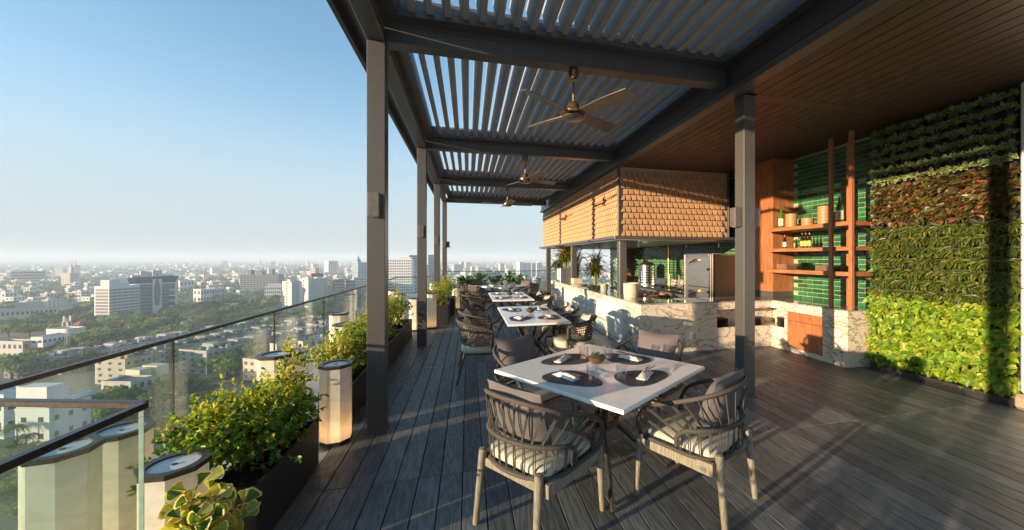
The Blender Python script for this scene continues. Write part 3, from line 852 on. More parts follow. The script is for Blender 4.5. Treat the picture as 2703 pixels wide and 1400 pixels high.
plates((5.45, 4.78, 1.352), 0.10, 7, 0.012, M['plate_tan'], 'stack of square tan plates left of the front shelf post', True)
plates((5.45, 4.53, 1.352), 0.10, 7, 0.012, M['plate_dark'], 'low stack of dark square plates right of the front shelf post', True)
plates((4.23, 5.69, 0.374), 0.125, 12, 0.0115, M['plate_dark'], 'stack of black plates in the counter niche left of the column')
plates((4.90, 5.69, 0.374), 0.125, 12, 0.0115, M['plate_dark'], 'stack of black plates in the counter niche just right of the column')
plates((5.30, 5.42, 0.374), 0.12, 13, 0.0115, M['plate_dark'], 'stack of black plates in the niche beside the teak door panel')
def bamboo(loc, n, label):
    t = thing('bamboo_steamer', label, 'steamer', loc, group='bamboo steamers on the top shelf')
    bm_ = MB().lathe([(0, 0), (0.085, 0.0), (0.09, 0.004), (0.09, 0.02), (0.086, 0.022), (0.086, 0.028), (0.09, 0.03), (0.09, 0.05), (0, 0.05)], 22).mesh('basket', M['bamboo'], True)
    for k in range(n): link('basket', bm_, t, (0, 0, k * 0.052))
    MB().lathe([(0.09, 0), (0.09, 0.02), (0.05, 0.032), (0, 0.036)], 22).build('lid', M['bamboo'], t, True, loc=(0, 0, n * 0.052))
bamboo((5.40, 5.38, 2.072), 4, 'bamboo steamer stack beside the left sake bottle')
bamboo((5.40, 5.06, 2.072), 2, 'shortest bamboo steamer stack in the middle of the top shelf')
bamboo((5.40, 4.76, 2.072), 5, 'tallest bamboo steamer stack left of the front post')
def bottle(loc, h, r, gm, lm, capm, label, ink=False):
    t = thing('bottle', label, 'bottle', loc)
    MB().lathe([(0, 0), (r * 0.95, 0), (r, 0.01), (r, h * 0.55), (r * 0.75, h * 0.66), (r * 0.36, h * 0.78), (r * 0.33, h * 0.93), (0, h * 0.93)], 18).build('glass', gm, t, True)
    MB().lathe([(0, 0), (r * 0.4, 0.0), (r * 0.4, h * 0.07), (0, h * 0.07)], 12).build('cap', capm, t, True, loc=(0, 0, h * 0.925))
    MB().lathe([(r * 1.02, 0), (r * 1.02, h * 0.34)], 18, cap=False).build('label', lm, t, True, loc=(0, 0, h * 0.13))
    if ink:
        b = MB()
        for k in range(4):
            zz = h * (0.20 + 0.06 * k)
            b.box(-r * 1.06, -r * 1.025, -r * 0.25, r * 0.25, zz, zz + h * 0.035)
        b.build('print', M['ink'], t, rot=(0, 0, 0.6))
bottle((5.38, 5.58, 2.072), 0.36, 0.042, M['sake'], M['label'], M['label_y'], 'tall green bottle with white label at the cupboard end of the top shelf', True)
bottle((5.42, 4.52, 2.072), 0.40, 0.052, M['sake'], M['label'], M['label_y'], 'large green bottle with white label between the shelf posts', True)
bottle((5.40, 5.52, 1.712), 0.24, 0.032, M['soy'], M['label'], M['red_cap'], 'single dark sauce bottle with white label on the middle shelf', True)
for i, w in enumerate(('left', 'middle', 'right')):
    bottle((5.40, 5.16 - 0.068 * i, 1.712), 0.25, 0.030, M['soy'], M['label_y'], M['red_cap'], '%s of three dark sauce bottles with yellow labels and red caps' % w)

# ---------------------------------------------------------------- white pillar at the right edge
pl = thing('white_pillar', 'white rendered pillar with a rounded stone foot at the right edge', 'pillar', (5.5, 2.0, 0))
part('shaft', M['white'], pl, (5.50, 6.3, 1.2, 2.645, 0.16, 3.36), b=0.02)
part('fluting', M['white'], pl, (5.485, 5.502, 2.50, 2.56, 0.17, 3.355), b=0.006)
part('stone_foot', M['base_stone'], pl, (5.45, 6.3, 1.15, 2.68, 0.0, 0.155), b=0.03)
# ---------------------------------------------------------------- dining tables
def table(loc, rz, sx, sy, z, label, base):
    t = thing('dining_table', label, 'table', (loc[0], loc[1], 0), rz, group='white stone dining tables')
    MB().bbox(-sx / 2, sx / 2, -sy / 2, sy / 2, z - 0.026, z, 0.004).build('tabletop', M['marble'], t)
    ux, uy, lx, ly, hz = base
    hub = MB()
    hub.bbox(-0.07, 0.07, -uy * 0.5, uy * 0.5, hz - 0.03, hz + 0.03, 0.006); hub.bbox(-ux * 0.5, ux * 0.5, -0.035, 0.035, hz - 0.028, hz + 0.028, 0.006)
    hub.build('hub', M['tmetal'], t)
    fl = MB(); fl.bbox(-ux - 0.03, ux + 0.03, -uy - 0.03, uy + 0.03, z - 0.040, z - 0.0275, 0.003); fl.build('mounting_plate', M['tmetal'], t)
    for a in (-1, 1):
        for b in (-1, 1):
            MB().tube([(a * ux * 0.28, b * uy * 0.3, hz), (a * ux, b * uy, z - 0.034)], [0.024, 0.02], 10).build('arm', M['tmetal'], t, True)
            l_ = MB().tube([(a * ux * 0.28, b * uy * 0.3, hz), (a * lx, b * ly, 0.004)], [0.024, 0.017], 10).build('leg', M['tmetal'], t, True)
    return t
T1 = table((0.945, 2.63), R(34), 1.10, 1.10, 0.742, 'square white table set on the diagonal in the foreground', (0.22, 0.22, 0.34, 0.34, 0.36))
T2 = table((0.855, 5.40), 0, 0.79, 1.68, 0.75, 'long white table with four woven chairs, second from the camera', (0.24, 0.5, 0.36, 0.66, 0.36))
T3 = table((0.842, 8.03), 0, 0.79, 1.65, 0.75, 'long white table with four woven chairs, third from the camera', (0.24, 0.5, 0.36, 0.66, 0.36))
T4 = table((0.93, 11.0), R(40), 1.10, 1.10, 0.75, 'farthest white table, set on the diagonal before the glass railing', (0.22, 0.22, 0.34, 0.34, 0.36))

# ---------------------------------------------------------------- rope armchair with wooden legs
def wrapped(path, r, n=8, pitch=0.011):
    """a rail bound with cord: the radius swells at each turn"""
    P = [Vector(p) for p in path]
    out = []; rad = []
    for a, b in zip(P[:-1], P[1:]):
        L = (b - a).length; m = max(1, int(L / (pitch / 2)))
        for i in range(m): out.append(a.lerp(b, i / m))
    out.append(P[-1])
    rad = [r * (1.0 + (0.10 if i % 2 else -0.06)) for i in range(len(out))]
    return out, rad
def at_len(path, u):
    P = [Vector(p) for p in path]; S = [0]
    for a, b in zip(P[:-1], P[1:]): S.append(S[-1] + (b - a).length)
    d = u * S[-1]
    for i in range(len(P) - 1):
        if S[i + 1] >= d: return P[i].lerp(P[i + 1], (d - S[i]) / max(1e-9, S[i + 1] - S[i]))
    return P[-1]
def mirror(half): return [(-x, y, z) for x, y, z in half] + [p for p in reversed(half[:-1])]
top_h = [(0.275, 0.255, 0.425), (0.300, 0.262, 0.50), (0.312, 0.215, 0.595), (0.318, 0.10, 0.665), (0.312, -0.05, 0.72), (0.275, -0.19, 0.772), (0.17, -0.285, 0.808), (0, -0.32, 0.82)]
mid_h = [(0.290, -0.02, 0.435), (0.302, -0.03, 0.50), (0.302, -0.085, 0.548), (0.275, -0.175, 0.568), (0.17, -0.262, 0.575), (0, -0.298, 0.578)]
bot_h = [(0.288, 0.24, 0.415), (0.292, 0.05, 0.412), (0.288, -0.10, 0.405), (0.245, -0.20, 0.40), (0.15, -0.262, 0.398), (0, -0.285, 0.398)]
def rounded_slab(w, d, z0, z1, r=0.06, puff=0.02, n=6):
    """upholstered pad: rounded corners, soft edge"""
    b = MB()
    def ring(s, z):
        pts = []
        for cx, cy, a0 in ((1, 1, 0), (-1, 1, 90), (-1, -1, 180), (1, -1, 270)):
            for i in range(n + 1):
                a = R(a0 + 90 * i / n)
                pts.append(((w / 2 - r) * cx + r * math.cos(a), (d / 2 - r) * cy + r * math.sin(a)))
        return [(x * s, y * s, z) for x, y in pts]
    h = z1 - z0
    rings = [ring(0.94, z0), ring(0.985, z0 + h * 0.15), ring(1.0, z0 + h * 0.45), ring(0.99, z0 + h * 0.75), ring(0.95, z1 - 0.004), ring(0.88, z1 + puff * 0.3), ring(0.6, z1 + puff * 0.8), ring(0.2, z1 + puff)]
    m = len(rings[0]); vs = [p for q in rings for p in q]
    fs = [(i * m + k, i * m + (k + 1) % m, (i + 1) * m + (k + 1) % m, (i + 1) * m + k) for i in range(len(rings) - 1) for k in range(m)]
    fs += [tuple(range(m - 1, -1, -1)), tuple((len(rings) - 1) * m + k for k in range(m))]
    b.add(vs, fs)
    return b
def make_rope_chair():
    t = thing('rope_armchair', 'x', 'chair', group='rope armchairs with wooden legs')
    for sx in (-1, 1):
        MB().tube([(sx * 0.285, 0.285, 0.003), (sx * 0.278, 0.258, 0.40), (sx * 0.278, 0.254, 0.418)], [0.017, 0.024, 0.02], 14).build('leg', M['legwood'], t, True)
        MB().tube([(sx * 0.250, -0.31, 0.003), (sx * 0.232, -0.268, 0.42), (sx * 0.232, -0.266, 0.445), (sx * 0.232, -0.266, 0.452)], [0.019, 0.026, 0.025, 0.014], 14).build('leg', M['legwood'], t, True)
        rl = MB(); rl.add([(sx * 0.272 + dx, y, z) for y, zz in ((0.236, (0.345, 0.395)), (-0.25, (0.325, 0.40))) for z in zz for dx in (-0.014, 0.014)],
                          [(0, 1, 5, 4), (2, 6, 7, 3), (0, 4, 6, 2), (1, 3, 7, 5), (0, 2, 3, 1), (4, 5, 7, 6)])
        rl.build('side_rail', M['legwood'], t)
    MB().bbox(-0.255, 0.255, 0.235, 0.262, 0.345, 0.395, 0.004).build('front_rail', M['legwood'], t)
    MB().bbox(-0.222, 0.222, -0.27, -0.243, 0.345, 0.395, 0.004).build('back_rail', M['legwood'], t)
    MB().bbox(-0.25, 0.25, -0.235, 0.23, 0.375, 0.392, 0.003).build('seat_base', M['rope'], t)
    rounded_slab(0.505, 0.485, 0.393, 0.455, 0.07, 0.014).build('seat_cushion', M['seat'], t, 'all')
    tp, md, bt = catmull(mirror(top_h), 6), catmull(mirror(mid_h), 6), catmull(mirror(bot_h), 6)
    for nm, pth, r in (('top_rail', tp, 0.0135), ('middle_rail', md, 0.0145), ('bottom_rail', bt, 0.0135)):
        p, rr = wrapped(pth, r); MB().tube(p, rr, 8).build(nm, M['rope'], t, True)
    N = 19
    for i in range(N):
        u = i / (N - 1)
        a = at_len(tp, 0.075 + 0.85 * u); b = at_len(md, 0.03 + 0.94 * u)
        sp = MB()
        d = (b - a); side = d.cross(Vector((0, 0, 1)) + Vector((a.x, a.y, 0))).normalized()
        for s in (-1, 1): sp.tube([a + side * (0.004 * s), a.lerp(b, 0.5) + side * (0.0065 * s), b + side * (0.0035 * s)], 0.0038, 5)
        sp.build('cord', M['rope'], t, True)
    N = 15
    for i in range(N):
        u = i / (N - 1)
        a = at_len(md, 0.09 + 0.82 * u); b = at_len(bt, 0.20 + 0.60 * u)
        sp = MB(); d = (b - a); side = d.cross(Vector((a.x, a.y, 0.01))).normalized()
        for s in (-1, 1): sp.tube([a + side * (0.004 * s), a.lerp(b, 0.5) + side * (0.0065 * s), b + side * (0.0035 * s)], 0.0038, 5)
        sp.build('cord', M['rope'], t, True)
    return t
def pillow_mesh(w, h, th, m, seed=0):
    rr = random.Random(seed)
    n = 13; b = MB(); vs = []
    for sgn in (1, -1):
        for i in range(n):
            for j in range(n):
                u, v = i / (n - 1) * 2 - 1, j / (n - 1) * 2 - 1
                e = max(0, 1 - abs(u) ** 2.6) ** 0.5 * max(0, 1 - abs(v) ** 2.6) ** 0.5
                pinch = 1 - 0.07 * (1 - abs(u)) * abs(v) ** 3
                pin2 = 1 - 0.07 * (1 - abs(v)) * abs(u) ** 3
                wr = 0.035 * math.sin(7 * u + 3 * v + seed) * math.sin(5 * v - 2 * u) * (1 - e * 0.5)
                vs.append((u * w / 2 * pin2, sgn * th / 2 * (e + wr * e), v * h / 2 * pinch))
    fs = []
    for s in (0, 1):
        for i in range(n - 1):
            for j in range(n - 1):
                q = [s * n * n + i * n + j, s * n * n + (i + 1) * n + j, s * n * n + (i + 1) * n + j + 1, s * n * n + i * n + j + 1]
                fs.append(tuple(q) if s else tuple(reversed(q)))
    b.add(vs, fs)
    return b.mesh('pillow', m, 'all')
PM = [pillow_mesh(0.42, 0.40, 0.15, M['pillow'], s) for s in (1, 2, 3)]
PB = [pillow_mesh(0.34, 0.30, 0.12, M['pillow_b'], s) for s in (4, 5, 6)]
rc = make_rope_chair(); rtree = gather(rc)
def rope_chair(x, y, face, lab, plab, first=[True], tilt=18, px=0.0):
    o = rc if first[0] else copy_tree(rc, rtree)
    first[0] = False
    o.location = (x, y, 0); o.rotation_euler = (0, 0, face); o['label'] = lab; o.scale = (0.95, 0.95, 0.97)
    Mx = Matrix.Translation((x, y, 0)) @ Matrix.Rotation(face, 4, 'Z') @ Matrix.Translation((px, -0.170, 0.645)) @ Matrix.Rotation(R(tilt), 4, 'X')
    p = link('pillow', random.choice(PM), None, mw=Mx)
    tag(p, plab, 'pillow', 'mauve grey back pillows')
# facing angle: rotation about Z with 0 = facing +Y
d1 = R(34)
rope_chair(0.42, 2.25, R(-52.6), 'rope armchair at bottom centre, its back to the camera', 'mauve grey pillow in the rope chair at bottom centre')
rope_chair(1.44, 2.20, R(31), 'rope armchair front right of the diagonal table, near the dark column', 'mauve grey pillow in the rope chair near the dark column')
rope_chair(0.53, 3.24, R(34) + R(180) - 0.05, 'rope armchair behind the diagonal table on the railing side', 'mauve grey pillow in the rope chair behind the table on the railing side')
rope_chair(1.58, 3.18, R(34) + R(90), 'rope armchair behind the diagonal table on the counter side', 'mauve grey pillow in the rope chair before the stone counter')
rope_chair(0.30, 10.45, R(-50), 'rope armchair at the far table, near corner on the railing side', 'mauve grey pillow in the far rope chair, near corner on the railing side')
rope_chair(1.60, 10.50, R(48), 'rope armchair at the far table, near corner on the counter side', 'mauve grey pillow in the far rope chair, near corner on the counter side')
rope_chair(0.42, 11.70, R(-136), 'rope armchair behind the far table on the railing side', 'mauve grey pillow in the rope chair behind the far table, railing side')
rope_chair(1.60, 11.62, R(132), 'rope armchair behind the far table on the counter side', 'mauve grey pillow in the rope chair behind the far table, counter side')

# ---------------------------------------------------------------- woven armchair on thin metal legs
def make_woven_chair():
    t = thing('woven_armchair', 'x', 'chair', group='woven armchairs at the long tables')
    for sx in (-1, 1):
        MB().tube(catmull([(sx * 0.285, 0.10, 0.665), (sx * 0.283, 0.125, 0.62), (sx * 0.275, 0.125, 0.42), (sx * 0.262, 0.10, 0.372), (sx * 0.22, -0.05, 0.365), (sx * 0.21, -0.16, 0.36), (sx * 0.215, -0.21, 0.33), (sx * 0.25, -0.30, 0.003)], 5), 0.0115, 8).build('leg', M['rope'], t, True)
        MB().tube(catmull([(sx * 0.262, 0.10, 0.372), (sx * 0.235, 0.20, 0.366), (sx * 0.228, 0.235, 0.335), (sx * 0.25, 0.285, 0.003)], 5), 0.0115, 8).build('leg', M['rope'], t, True)
        pa, ra = wrapped([(sx * 0.285, 0.118, 0.66), (sx * 0.277, 0.125, 0.43)], 0.021); MB().tube(pa, ra, 8).build('arm_post', M['rope'], t, True)
    rounded_slab(0.50, 0.52, 0.375, 0.462, 0.17, 0.018, 8).build('seat_cushion', M['seat'], t, 'all')
    toph = [(0.286, 0.12, 0.655), (0.300, 0.06, 0.682), (0.305, -0.05, 0.705), (0.275, -0.18, 0.738), (0.17, -0.275, 0.758), (0, -0.31, 0.765)]
    both = [(0.262, 0.10, 0.49), (0.268, 0.05, 0.485), (0.265, -0.05, 0.48), (0.235, -0.145, 0.478), (0.14, -0.215, 0.478), (0, -0.24, 0.478)]
    tp, bt = catmull(mirror(toph), 6), catmull(mirror(both), 6)
    p, rr = wrapped(tp, 0.0175); MB().tube(p, rr, 8).build('top_rail', M['rope'], t, True)
    p, rr = wrapped(bt, 0.013); MB().tube(p, rr, 8).build('bottom_rail', M['rope'], t, True)
    w = MB(); NU, NV = 46, 7
    def S(u, v, off):
        a = at_len(bt, u); b = at_len(tp, u)
        c = a.lerp(b, v); nx = Vector((c.x, c.y + 0.02, 0)).normalized()
        return c + nx * (0.012 * math.sin(math.pi * v) + off)
    for i in range(NU):
        u = 0.012 + 0.976 * i / (NU - 1)
        hw = 0.0052
        prev = None
        for k in range(NV * 2 + 1):
            v = k / (NV * 2)
            off = 0.004 * (1 if (i + k // 2) % 2 else -1) * (1 if k % 2 else 0.2)
            c = S(u + 0.012 * (v - 0.5), v, off); dn = (S(min(1, u + 0.01), v, off) - S(max(0, u - 0.01), v, off)).normalized()
            cur = [c - dn * hw, c + dn * hw]
            if prev: w.add(prev + [cur[1], cur[0]], [(0, 1, 2, 3)])
            prev = cur
    for j in range(1, NV):
        v = j / NV; prev = None
        for i in range(NU * 2 - 1):
            u = 0.012 + 0.976 * i / (NU * 2 - 2)
            off = -0.004 * (1 if (i // 2 + j) % 2 else -1) * (1 if i % 2 else 0.2)
            c = S(u, v, off); cur = [c - Vector((0, 0, 0.006)), c + Vector((0, 0, 0.006))]
            if prev: w.add(prev + [cur[1], cur[0]], [(0, 1, 2, 3)])
            prev = cur
    w.build('woven_back', M['rope'], t)
    return t
wc = make_woven_chair(); wtree = gather(wc)
def woven_chair(x, y, face, lab, plab, first=[True]):
    o = wc if first[0] else copy_tree(wc, wtree)
    first[0] = False
    o.location = (x, y, 0); o.rotation_euler = (0, 0, face); o['label'] = lab
    Mx = Matrix.Translation((x, y, 0)) @ Matrix.Rotation(face, 4, 'Z') @ Matrix.Translation((0.02, -0.165, 0.635)) @ Matrix.Rotation(R(20), 4, 'X') @ Matrix.Rotation(R(random.uniform(-8, 8)), 4, 'Y')
    p = link('pillow', random.choice(PB), None, mw=Mx)
    tag(p, plab, 'pillow', 'sand coloured pillows in the woven chairs')
for (ty, tn) in ((5.40, 'second table'), (8.03, 'third table')):
    for sx, sn in ((-1, 'railing side'), (1, 'counter side')):
        for dy, dn in ((-0.40, 'near'), (0.42, 'far')):
            x = 0.855 + sx * (0.68 if sx < 0 else 0.50) + (0.02 if sx > 0 else 0)
            woven_chair(x + random.uniform(-.01, .01), ty + dy - (0.03 if sx > 0 else 0), R(-90) * -sx * 1.0 + random.uniform(-.05, .05),
                        'dark woven armchair on the %s of the %s, %s place' % (sn, tn, dn),
                        'sand pillow in the woven chair on the %s of the %s, %s place' % (sn, tn, dn))

# ---------------------------------------------------------------- place settings
def blob(n=40):
    pts = []
    for k in range(n):
        a = 2 * math.pi * k / n
        r = 1.0 + 0.10 * math.cos(3 * a + 0.6) + 0.04 * math.cos(2 * a)
        pts.append((0.20 * r * math.cos(a), 0.148 * r * math.sin(a)))
    return pts
pm_me = MB().prism(blob(), 0, 0.004).mesh('placemat', M['mat'])
def tumbler_mesh():
    n = 20; h, r0, r1, w = 0.095, 0.030, 0.040, 0.0028
    pr = [(0, 0.0), (r0, 0.0), (r0 + 0.001, 0.004)]
    vs_ = [(r0 + (r1 - r0) * k / 8, 0.004 + (h - 0.004) * k / 8) for k in range(1, 9)]
    b = MB()
    prof = pr + vs_ + [(r1 - w, h)] + [(r0 + (r1 - r0) * k / 8 - w, 0.004 + (h - 0.004) * k / 8) for k in range(7, 0, -1)] + [(r0 - w, 0.012), (0, 0.012)]
    b.lathe(prof, n, cap=False)
    # moulded flutes on the lower half
    out = []
    for (x, y, z) in b.v:
        a = math.atan2(y, x); rr = math.hypot(x, y)
        if 0.012 < z < 0.055 and rr > r0 + 0.001: rr -= 0.0016 * (1 if int((a + math.pi) / (2 * math.pi) * n + 0.5) % 2 else 0)
        out.append((rr * math.cos(a), rr * math.sin(a), z))
    b.v = out
    return b.mesh('tumbler', M['tumbler'], True)
tum_me = tumbler_mesh()
def napkin_mesh():
    b = MB(); nx, ny = 12, 6; vs = []
    for layer in (0, 1, 2):
        base = len(vs)
        for i in range(nx + 1):
            for j in range(ny + 1):
                u, v = i / nx * 2 - 1, j / ny * 2 - 1
                z = 0.003 + layer * 0.006 + 0.012 * (1 - v * v) * (0.55 + 0.45 * math.cos(u * 2)) + 0.002 * math.sin(9 * u + 4 * v + layer)
                wy = (0.036 - layer * 0.006) * (1 - 0.12 * u)
                vs.append((u * (0.10 - 0.008 * layer) + layer * 0.004, v * wy + 0.006 * math.sin(u * 2.2) + layer * 0.003, z))
        b.add(vs[base:], [(i * (ny + 1) + j, (i + 1) * (ny + 1) + j, (i + 1) * (ny + 1) + j + 1, i * (ny + 1) + j + 1) for i in range(nx) for j in range(ny)])
        
    # skirt so the bundle has sides
    b.box(-0.094, 0.094, -0.028, 0.028, 0.0, 0.008)
    return b.mesh('napkin', M['linen'], True)
nap_me = napkin_mesh()
def cutlery_mesh(fork):
    b = MB()
    b.bbox(-0.105, 0.02, -0.0035, 0.0035, 0, 0.003, 0.001)
    if fork:
        b.bbox(0.02, 0.05, -0.010, 0.010, 0, 0.003, 0.001)
        for k in range(4): b.bbox(0.05, 0.095, -0.010 + k * 0.0058, -0.0075 + k * 0.0058, 0, 0.003, 0.0008)
    else:
        b.add([(0.02, -0.004, 0), (0.10, -0.009, 0), (0.115, 0.002, 0), (0.02, 0.006, 0), (0.02, -0.004, 0.003), (0.10, -0.009, 0.002), (0.115, 0.002, 0.002), (0.02, 0.006, 0.003)],
              [(0, 3, 2, 1), (4, 5, 6, 7), (0, 1, 5, 4), (1, 2, 6, 5), (2, 3, 7, 6), (3, 0, 4, 7)])
    return b.mesh('fork' if fork else 'knife', M['cutlery'])
fork_me, knife_me = cutlery_mesh(True), cutlery_mesh(False)
def setting(x, y, z, face, who, grp, mir=1):
    """one place laid for a chair facing 'face' (0 = facing +Y)"""
    Rz = Matrix.Rotation(face, 4, 'Z'); T0 = Matrix.Translation((x, y, z))
    o = link('placemat', pm_me, None, mw=T0 @ Rz @ Matrix.Rotation(R(12) * mir, 4, 'Z')); tag(o, 'slate placemat %s' % who, 'placemat', 'slate placemats')
    o = link('tumbler', tum_me, None, mw=T0 @ Rz @ Matrix.Translation((0.115 * mir, 0.075, 0.0045)) @ Matrix.Rotation(random.random() * 6, 4, 'Z')); tag(o, 'fluted water tumbler %s' % who, 'glass', 'water tumblers')
    a = R(random.uniform(-20, 20))
    nx = Rz @ Matrix.Translation((-0.035 * mir, -0.015, 0.005)) @ Matrix.Rotation(a, 4, 'Z')
    o = link('napkin', nap_me, None, mw=T0 @ nx); tag(o, 'rolled white napkin %s' % who, 'napkin', 'white napkins')
    o = link('fork', fork_me, None, mw=T0 @ nx @ Matrix.Translation((0.035, 0.006, 0.0335)) @ Matrix.Rotation(R(6), 4, 'Z')); tag(o, 'copper fork on the napkin %s' % who, 'fork', 'copper forks')
    o = link('knife', knife_me, None, mw=T0 @ nx @ Matrix.Translation((0.040, -0.010, 0.0335)) @ Matrix.Rotation(R(-5), 4, 'Z')); tag(o, 'copper knife on the napkin %s' % who, 'knife', 'copper knives')
names4 = {0: 'of the front right seat', 1: 'of the back right seat', 2: 'of the back left seat', 3: 'of the front left seat'}
for (cx, cy, rz, z, tn) in ((0.945, 2.63, R(34), 0.742, 'diagonal foreground table'), (0.93, 11.0, R(40), 0.75, 'far diagonal table')):
    for k in range(4):
        f = rz + k * R(90)
        # seat k sits on local -Y side after turning by f, looking along +Y
        px, py = cx + 0.33 * math.sin(f), cy - 0.33 * math.cos(f)
        setting(px, py, z + 0.0006, f, '%s at the %s' % (names4[k], tn), tn, 1 if k % 2 else -1)
for (cx, cy, z, tn) in ((0.855, 5.40, 0.75, 'second table'), (0.842, 8.03, 0.75, 'third table')):
    for sx, sn in ((-1, 'railing side'), (1, 'counter side')):
        for dy, dn in ((-0.42, 'near'), (0.42, 'far')):
            setting(cx + sx * 0.20, cy + dy, z + 0.0006, R(90) * sx, 'at the %s %s place of the %s' % (dn, sn.replace(' ', '-'), tn), tn, 1 if dy > 0 else -1)
def terrarium(x, y, z, tn):
    t = thing('terrarium_bowl', 'round glass bowl of soil and moss on the %s' % tn, 'bowl', (x, y, z), random.random() * 6, group='glass terrarium bowls')
    pr = []
    for k in range(15):
        a = R(-78 + 132 * k / 14); pr.append((0.074 * math.cos(a), 0.072 + 0.072 * math.sin(a)))
    MB().lathe([(0, 0.001)] + pr, 28, cap=False).build('glass', M['bowl'], t, True)
    fl = [(0, 0.004)] + [(0.070 * math.cos(R(a)), 0.072 + 0.068 * math.sin(R(a))) for a in range(-76, -10, 8)] + [(0.05, 0.066), (0.02, 0.072), (0, 0.07)]
    MB().lathe(fl, 24, cap=False).build('soil', M['moss'], t, True)
    b = MB()
    for k in range(26):
        a, r = random.random() * 6.28, random.uniform(0, 0.04); p = Vector((r * math.cos(a), r * math.sin(a), 0.066))
        d = Vector((random.uniform(-1, 1), random.uniform(-1, 1), random.uniform(0.6, 1.6))).normalized() * random.uniform(0.015, 0.04)
        w = d.cross(Vector((random.random(), random.random(), 0.2))).normalized() * 0.006
        g = random.uniform(0.7, 1.3)
        b.add([p, p + d * 0.5 + w, p + d, p + d * 0.5 - w], [(0, 1, 2, 3)], (0.06 * g, 0.12 * g, 0.02))
    tag(b.build('moss', M['leaf'], t), kind='stuff')
terrarium(0.945, 2.72, 0.743, 'diagonal foreground table')
terrarium(0.87, 5.42, 0.751, 'second table')
terrarium(0.85, 8.05, 0.751, 'third table')
terrarium(0.93, 11.0, 0.751, 'far diagonal table')
# ---------------------------------------------------------------- leaves
TEMPL = {
    'ovate': ([(0, 0), (0.28, 0.5), (0.66, 0.42), (1, 0), (0.66, -0.42), (0.28, -0.5)], [(0, 3, 2, 1), (0, 5, 4, 3)]),
    'lance': ([(0, 0), (0.3, 0.5), (0.65, 0.4), (1, 0), (0.65, -0.4), (0.3, -0.5)], [(0, 3, 2, 1), (0, 5, 4, 3)]),
    'heart': ([(0.06, 0), (-0.04, 0.3), (0.2, 0.52), (0.6, 0.38), (1, 0), (0.6, -0.38), (0.2, -0.52), (-0.04, -0.3)], [(0, 4, 3, 2), (0, 2, 1), (0, 6, 5, 4), (0, 7, 6)]),
    'wedge': ([(0, 0), (0.5, 0.26), (0.85, 0.5), (1.0, 0.36), (1.02, 0.0), (1.0, -0.36), (0.85, -0.5), (0.5, -0.26)], [(0, 4, 3, 2), (0, 2, 1), (0, 6, 5, 4), (0, 7, 6)]),
}
def leaf_arrays(pos, dirs, ups, L, W, cols, templ='ovate', fold=0.25, droop=0.3, margin=None, mshrink=0.7):
    """many leaves at once -> verts, faces, face colours"""
    tv, tf = TEMPL[templ]
    tv = np.array(tv, float)
    n = len(pos)
    t = dirs / np.linalg.norm(dirs, axis=1, keepdims=True)
    b = np.cross(t, ups); bl = np.linalg.norm(b, axis=1, keepdims=True)
    b = np.where(bl < 1e-4, np.array([[1.0, 0, 0]]), b / np.maximum(bl, 1e-4))
    nn = np.cross(b, t)
    sets = [(tv, tf, None, 0.0)]
    if margin is not None:
        c = np.array([0.52, 0.0]); inner = (tv - c) * mshrink + c
        k = len(tv)
        ring = [(i, (i + 1) % k, k + (i + 1) % k, k + i) for i in range(k)]
        sets = [(np.vstack([tv, inner]), [f[::-1] for f in ring] + [tuple(i + k for i in f) for f in tf], k, 0)]
    tv2, tf2, k, _ = sets[0]
    s = tv2[:, 0][None, :, None]; w = tv2[:, 1][None, :, None]
    Lx = L[:, None, None]; Wx = W[:, None, None]
    V = pos[:, None, :] + t[:, None, :] * (s * Lx) + b[:, None, :] * (w * Wx) + nn[:, None, :] * (np.abs(w) * Wx * fold - droop * Lx * np.clip(s, 0, 2) ** 2)
    m = tv2.shape[0]
    verts = V.reshape(-1, 3)
    faces = []; fc = []
    for i in range(n):
        o = i * m
        for j, f in enumerate(tf2):
            faces.append(tuple(o + q for q in f))
            fc.append(margin[i] if (margin is not None and j < k) else cols[i])
    return verts, faces, fc
def leaf_obj(name, m, parent, arr, stuff=True):
    v, f, c = arr
    me = bpy.data.meshes.new(name)
    me.from_pydata(v.tolist(), [], f)
    at = me.color_attributes.new('Col', 'FLOAT_COLOR', 'CORNER')
    cnt = np.array([len(x) for x in f]); cc = np.repeat(np.array(c, float), cnt, axis=0)
    at.data.foreach_set('color', np.hstack([cc, np.ones((len(cc), 1))]).ravel())
    me.materials.append(m); me.update()
    o = link(name, me, parent)
    if stuff: o['kind'] = 'stuff'
    return o
def unit(n, zb=0.0):
    d = rng.normal(size=(n, 3)); d[:, 2] += zb
    return d / np.linalg.norm(d, axis=1, keepdims=True)
def pick(n, pal, jit=0.18):
    pal = np.array(pal, float); c = pal[rng.integers(0, len(pal), n)]
    return c * (1 + jit * rng.normal(size=(n, 1))).clip(0.5, 1.6)
GREEN = [(0.085, 0.20, 0.025), (0.11, 0.235, 0.03), (0.07, 0.16, 0.024), (0.15, 0.27, 0.035)]
YOUNG = [(0.30, 0.34, 0.04), (0.36, 0.32, 0.04), (0.22, 0.32, 0.04)]
CREAM = [(0.55, 0.50, 0.16), (0.60, 0.56, 0.25), (0.48, 0.45, 0.12)]

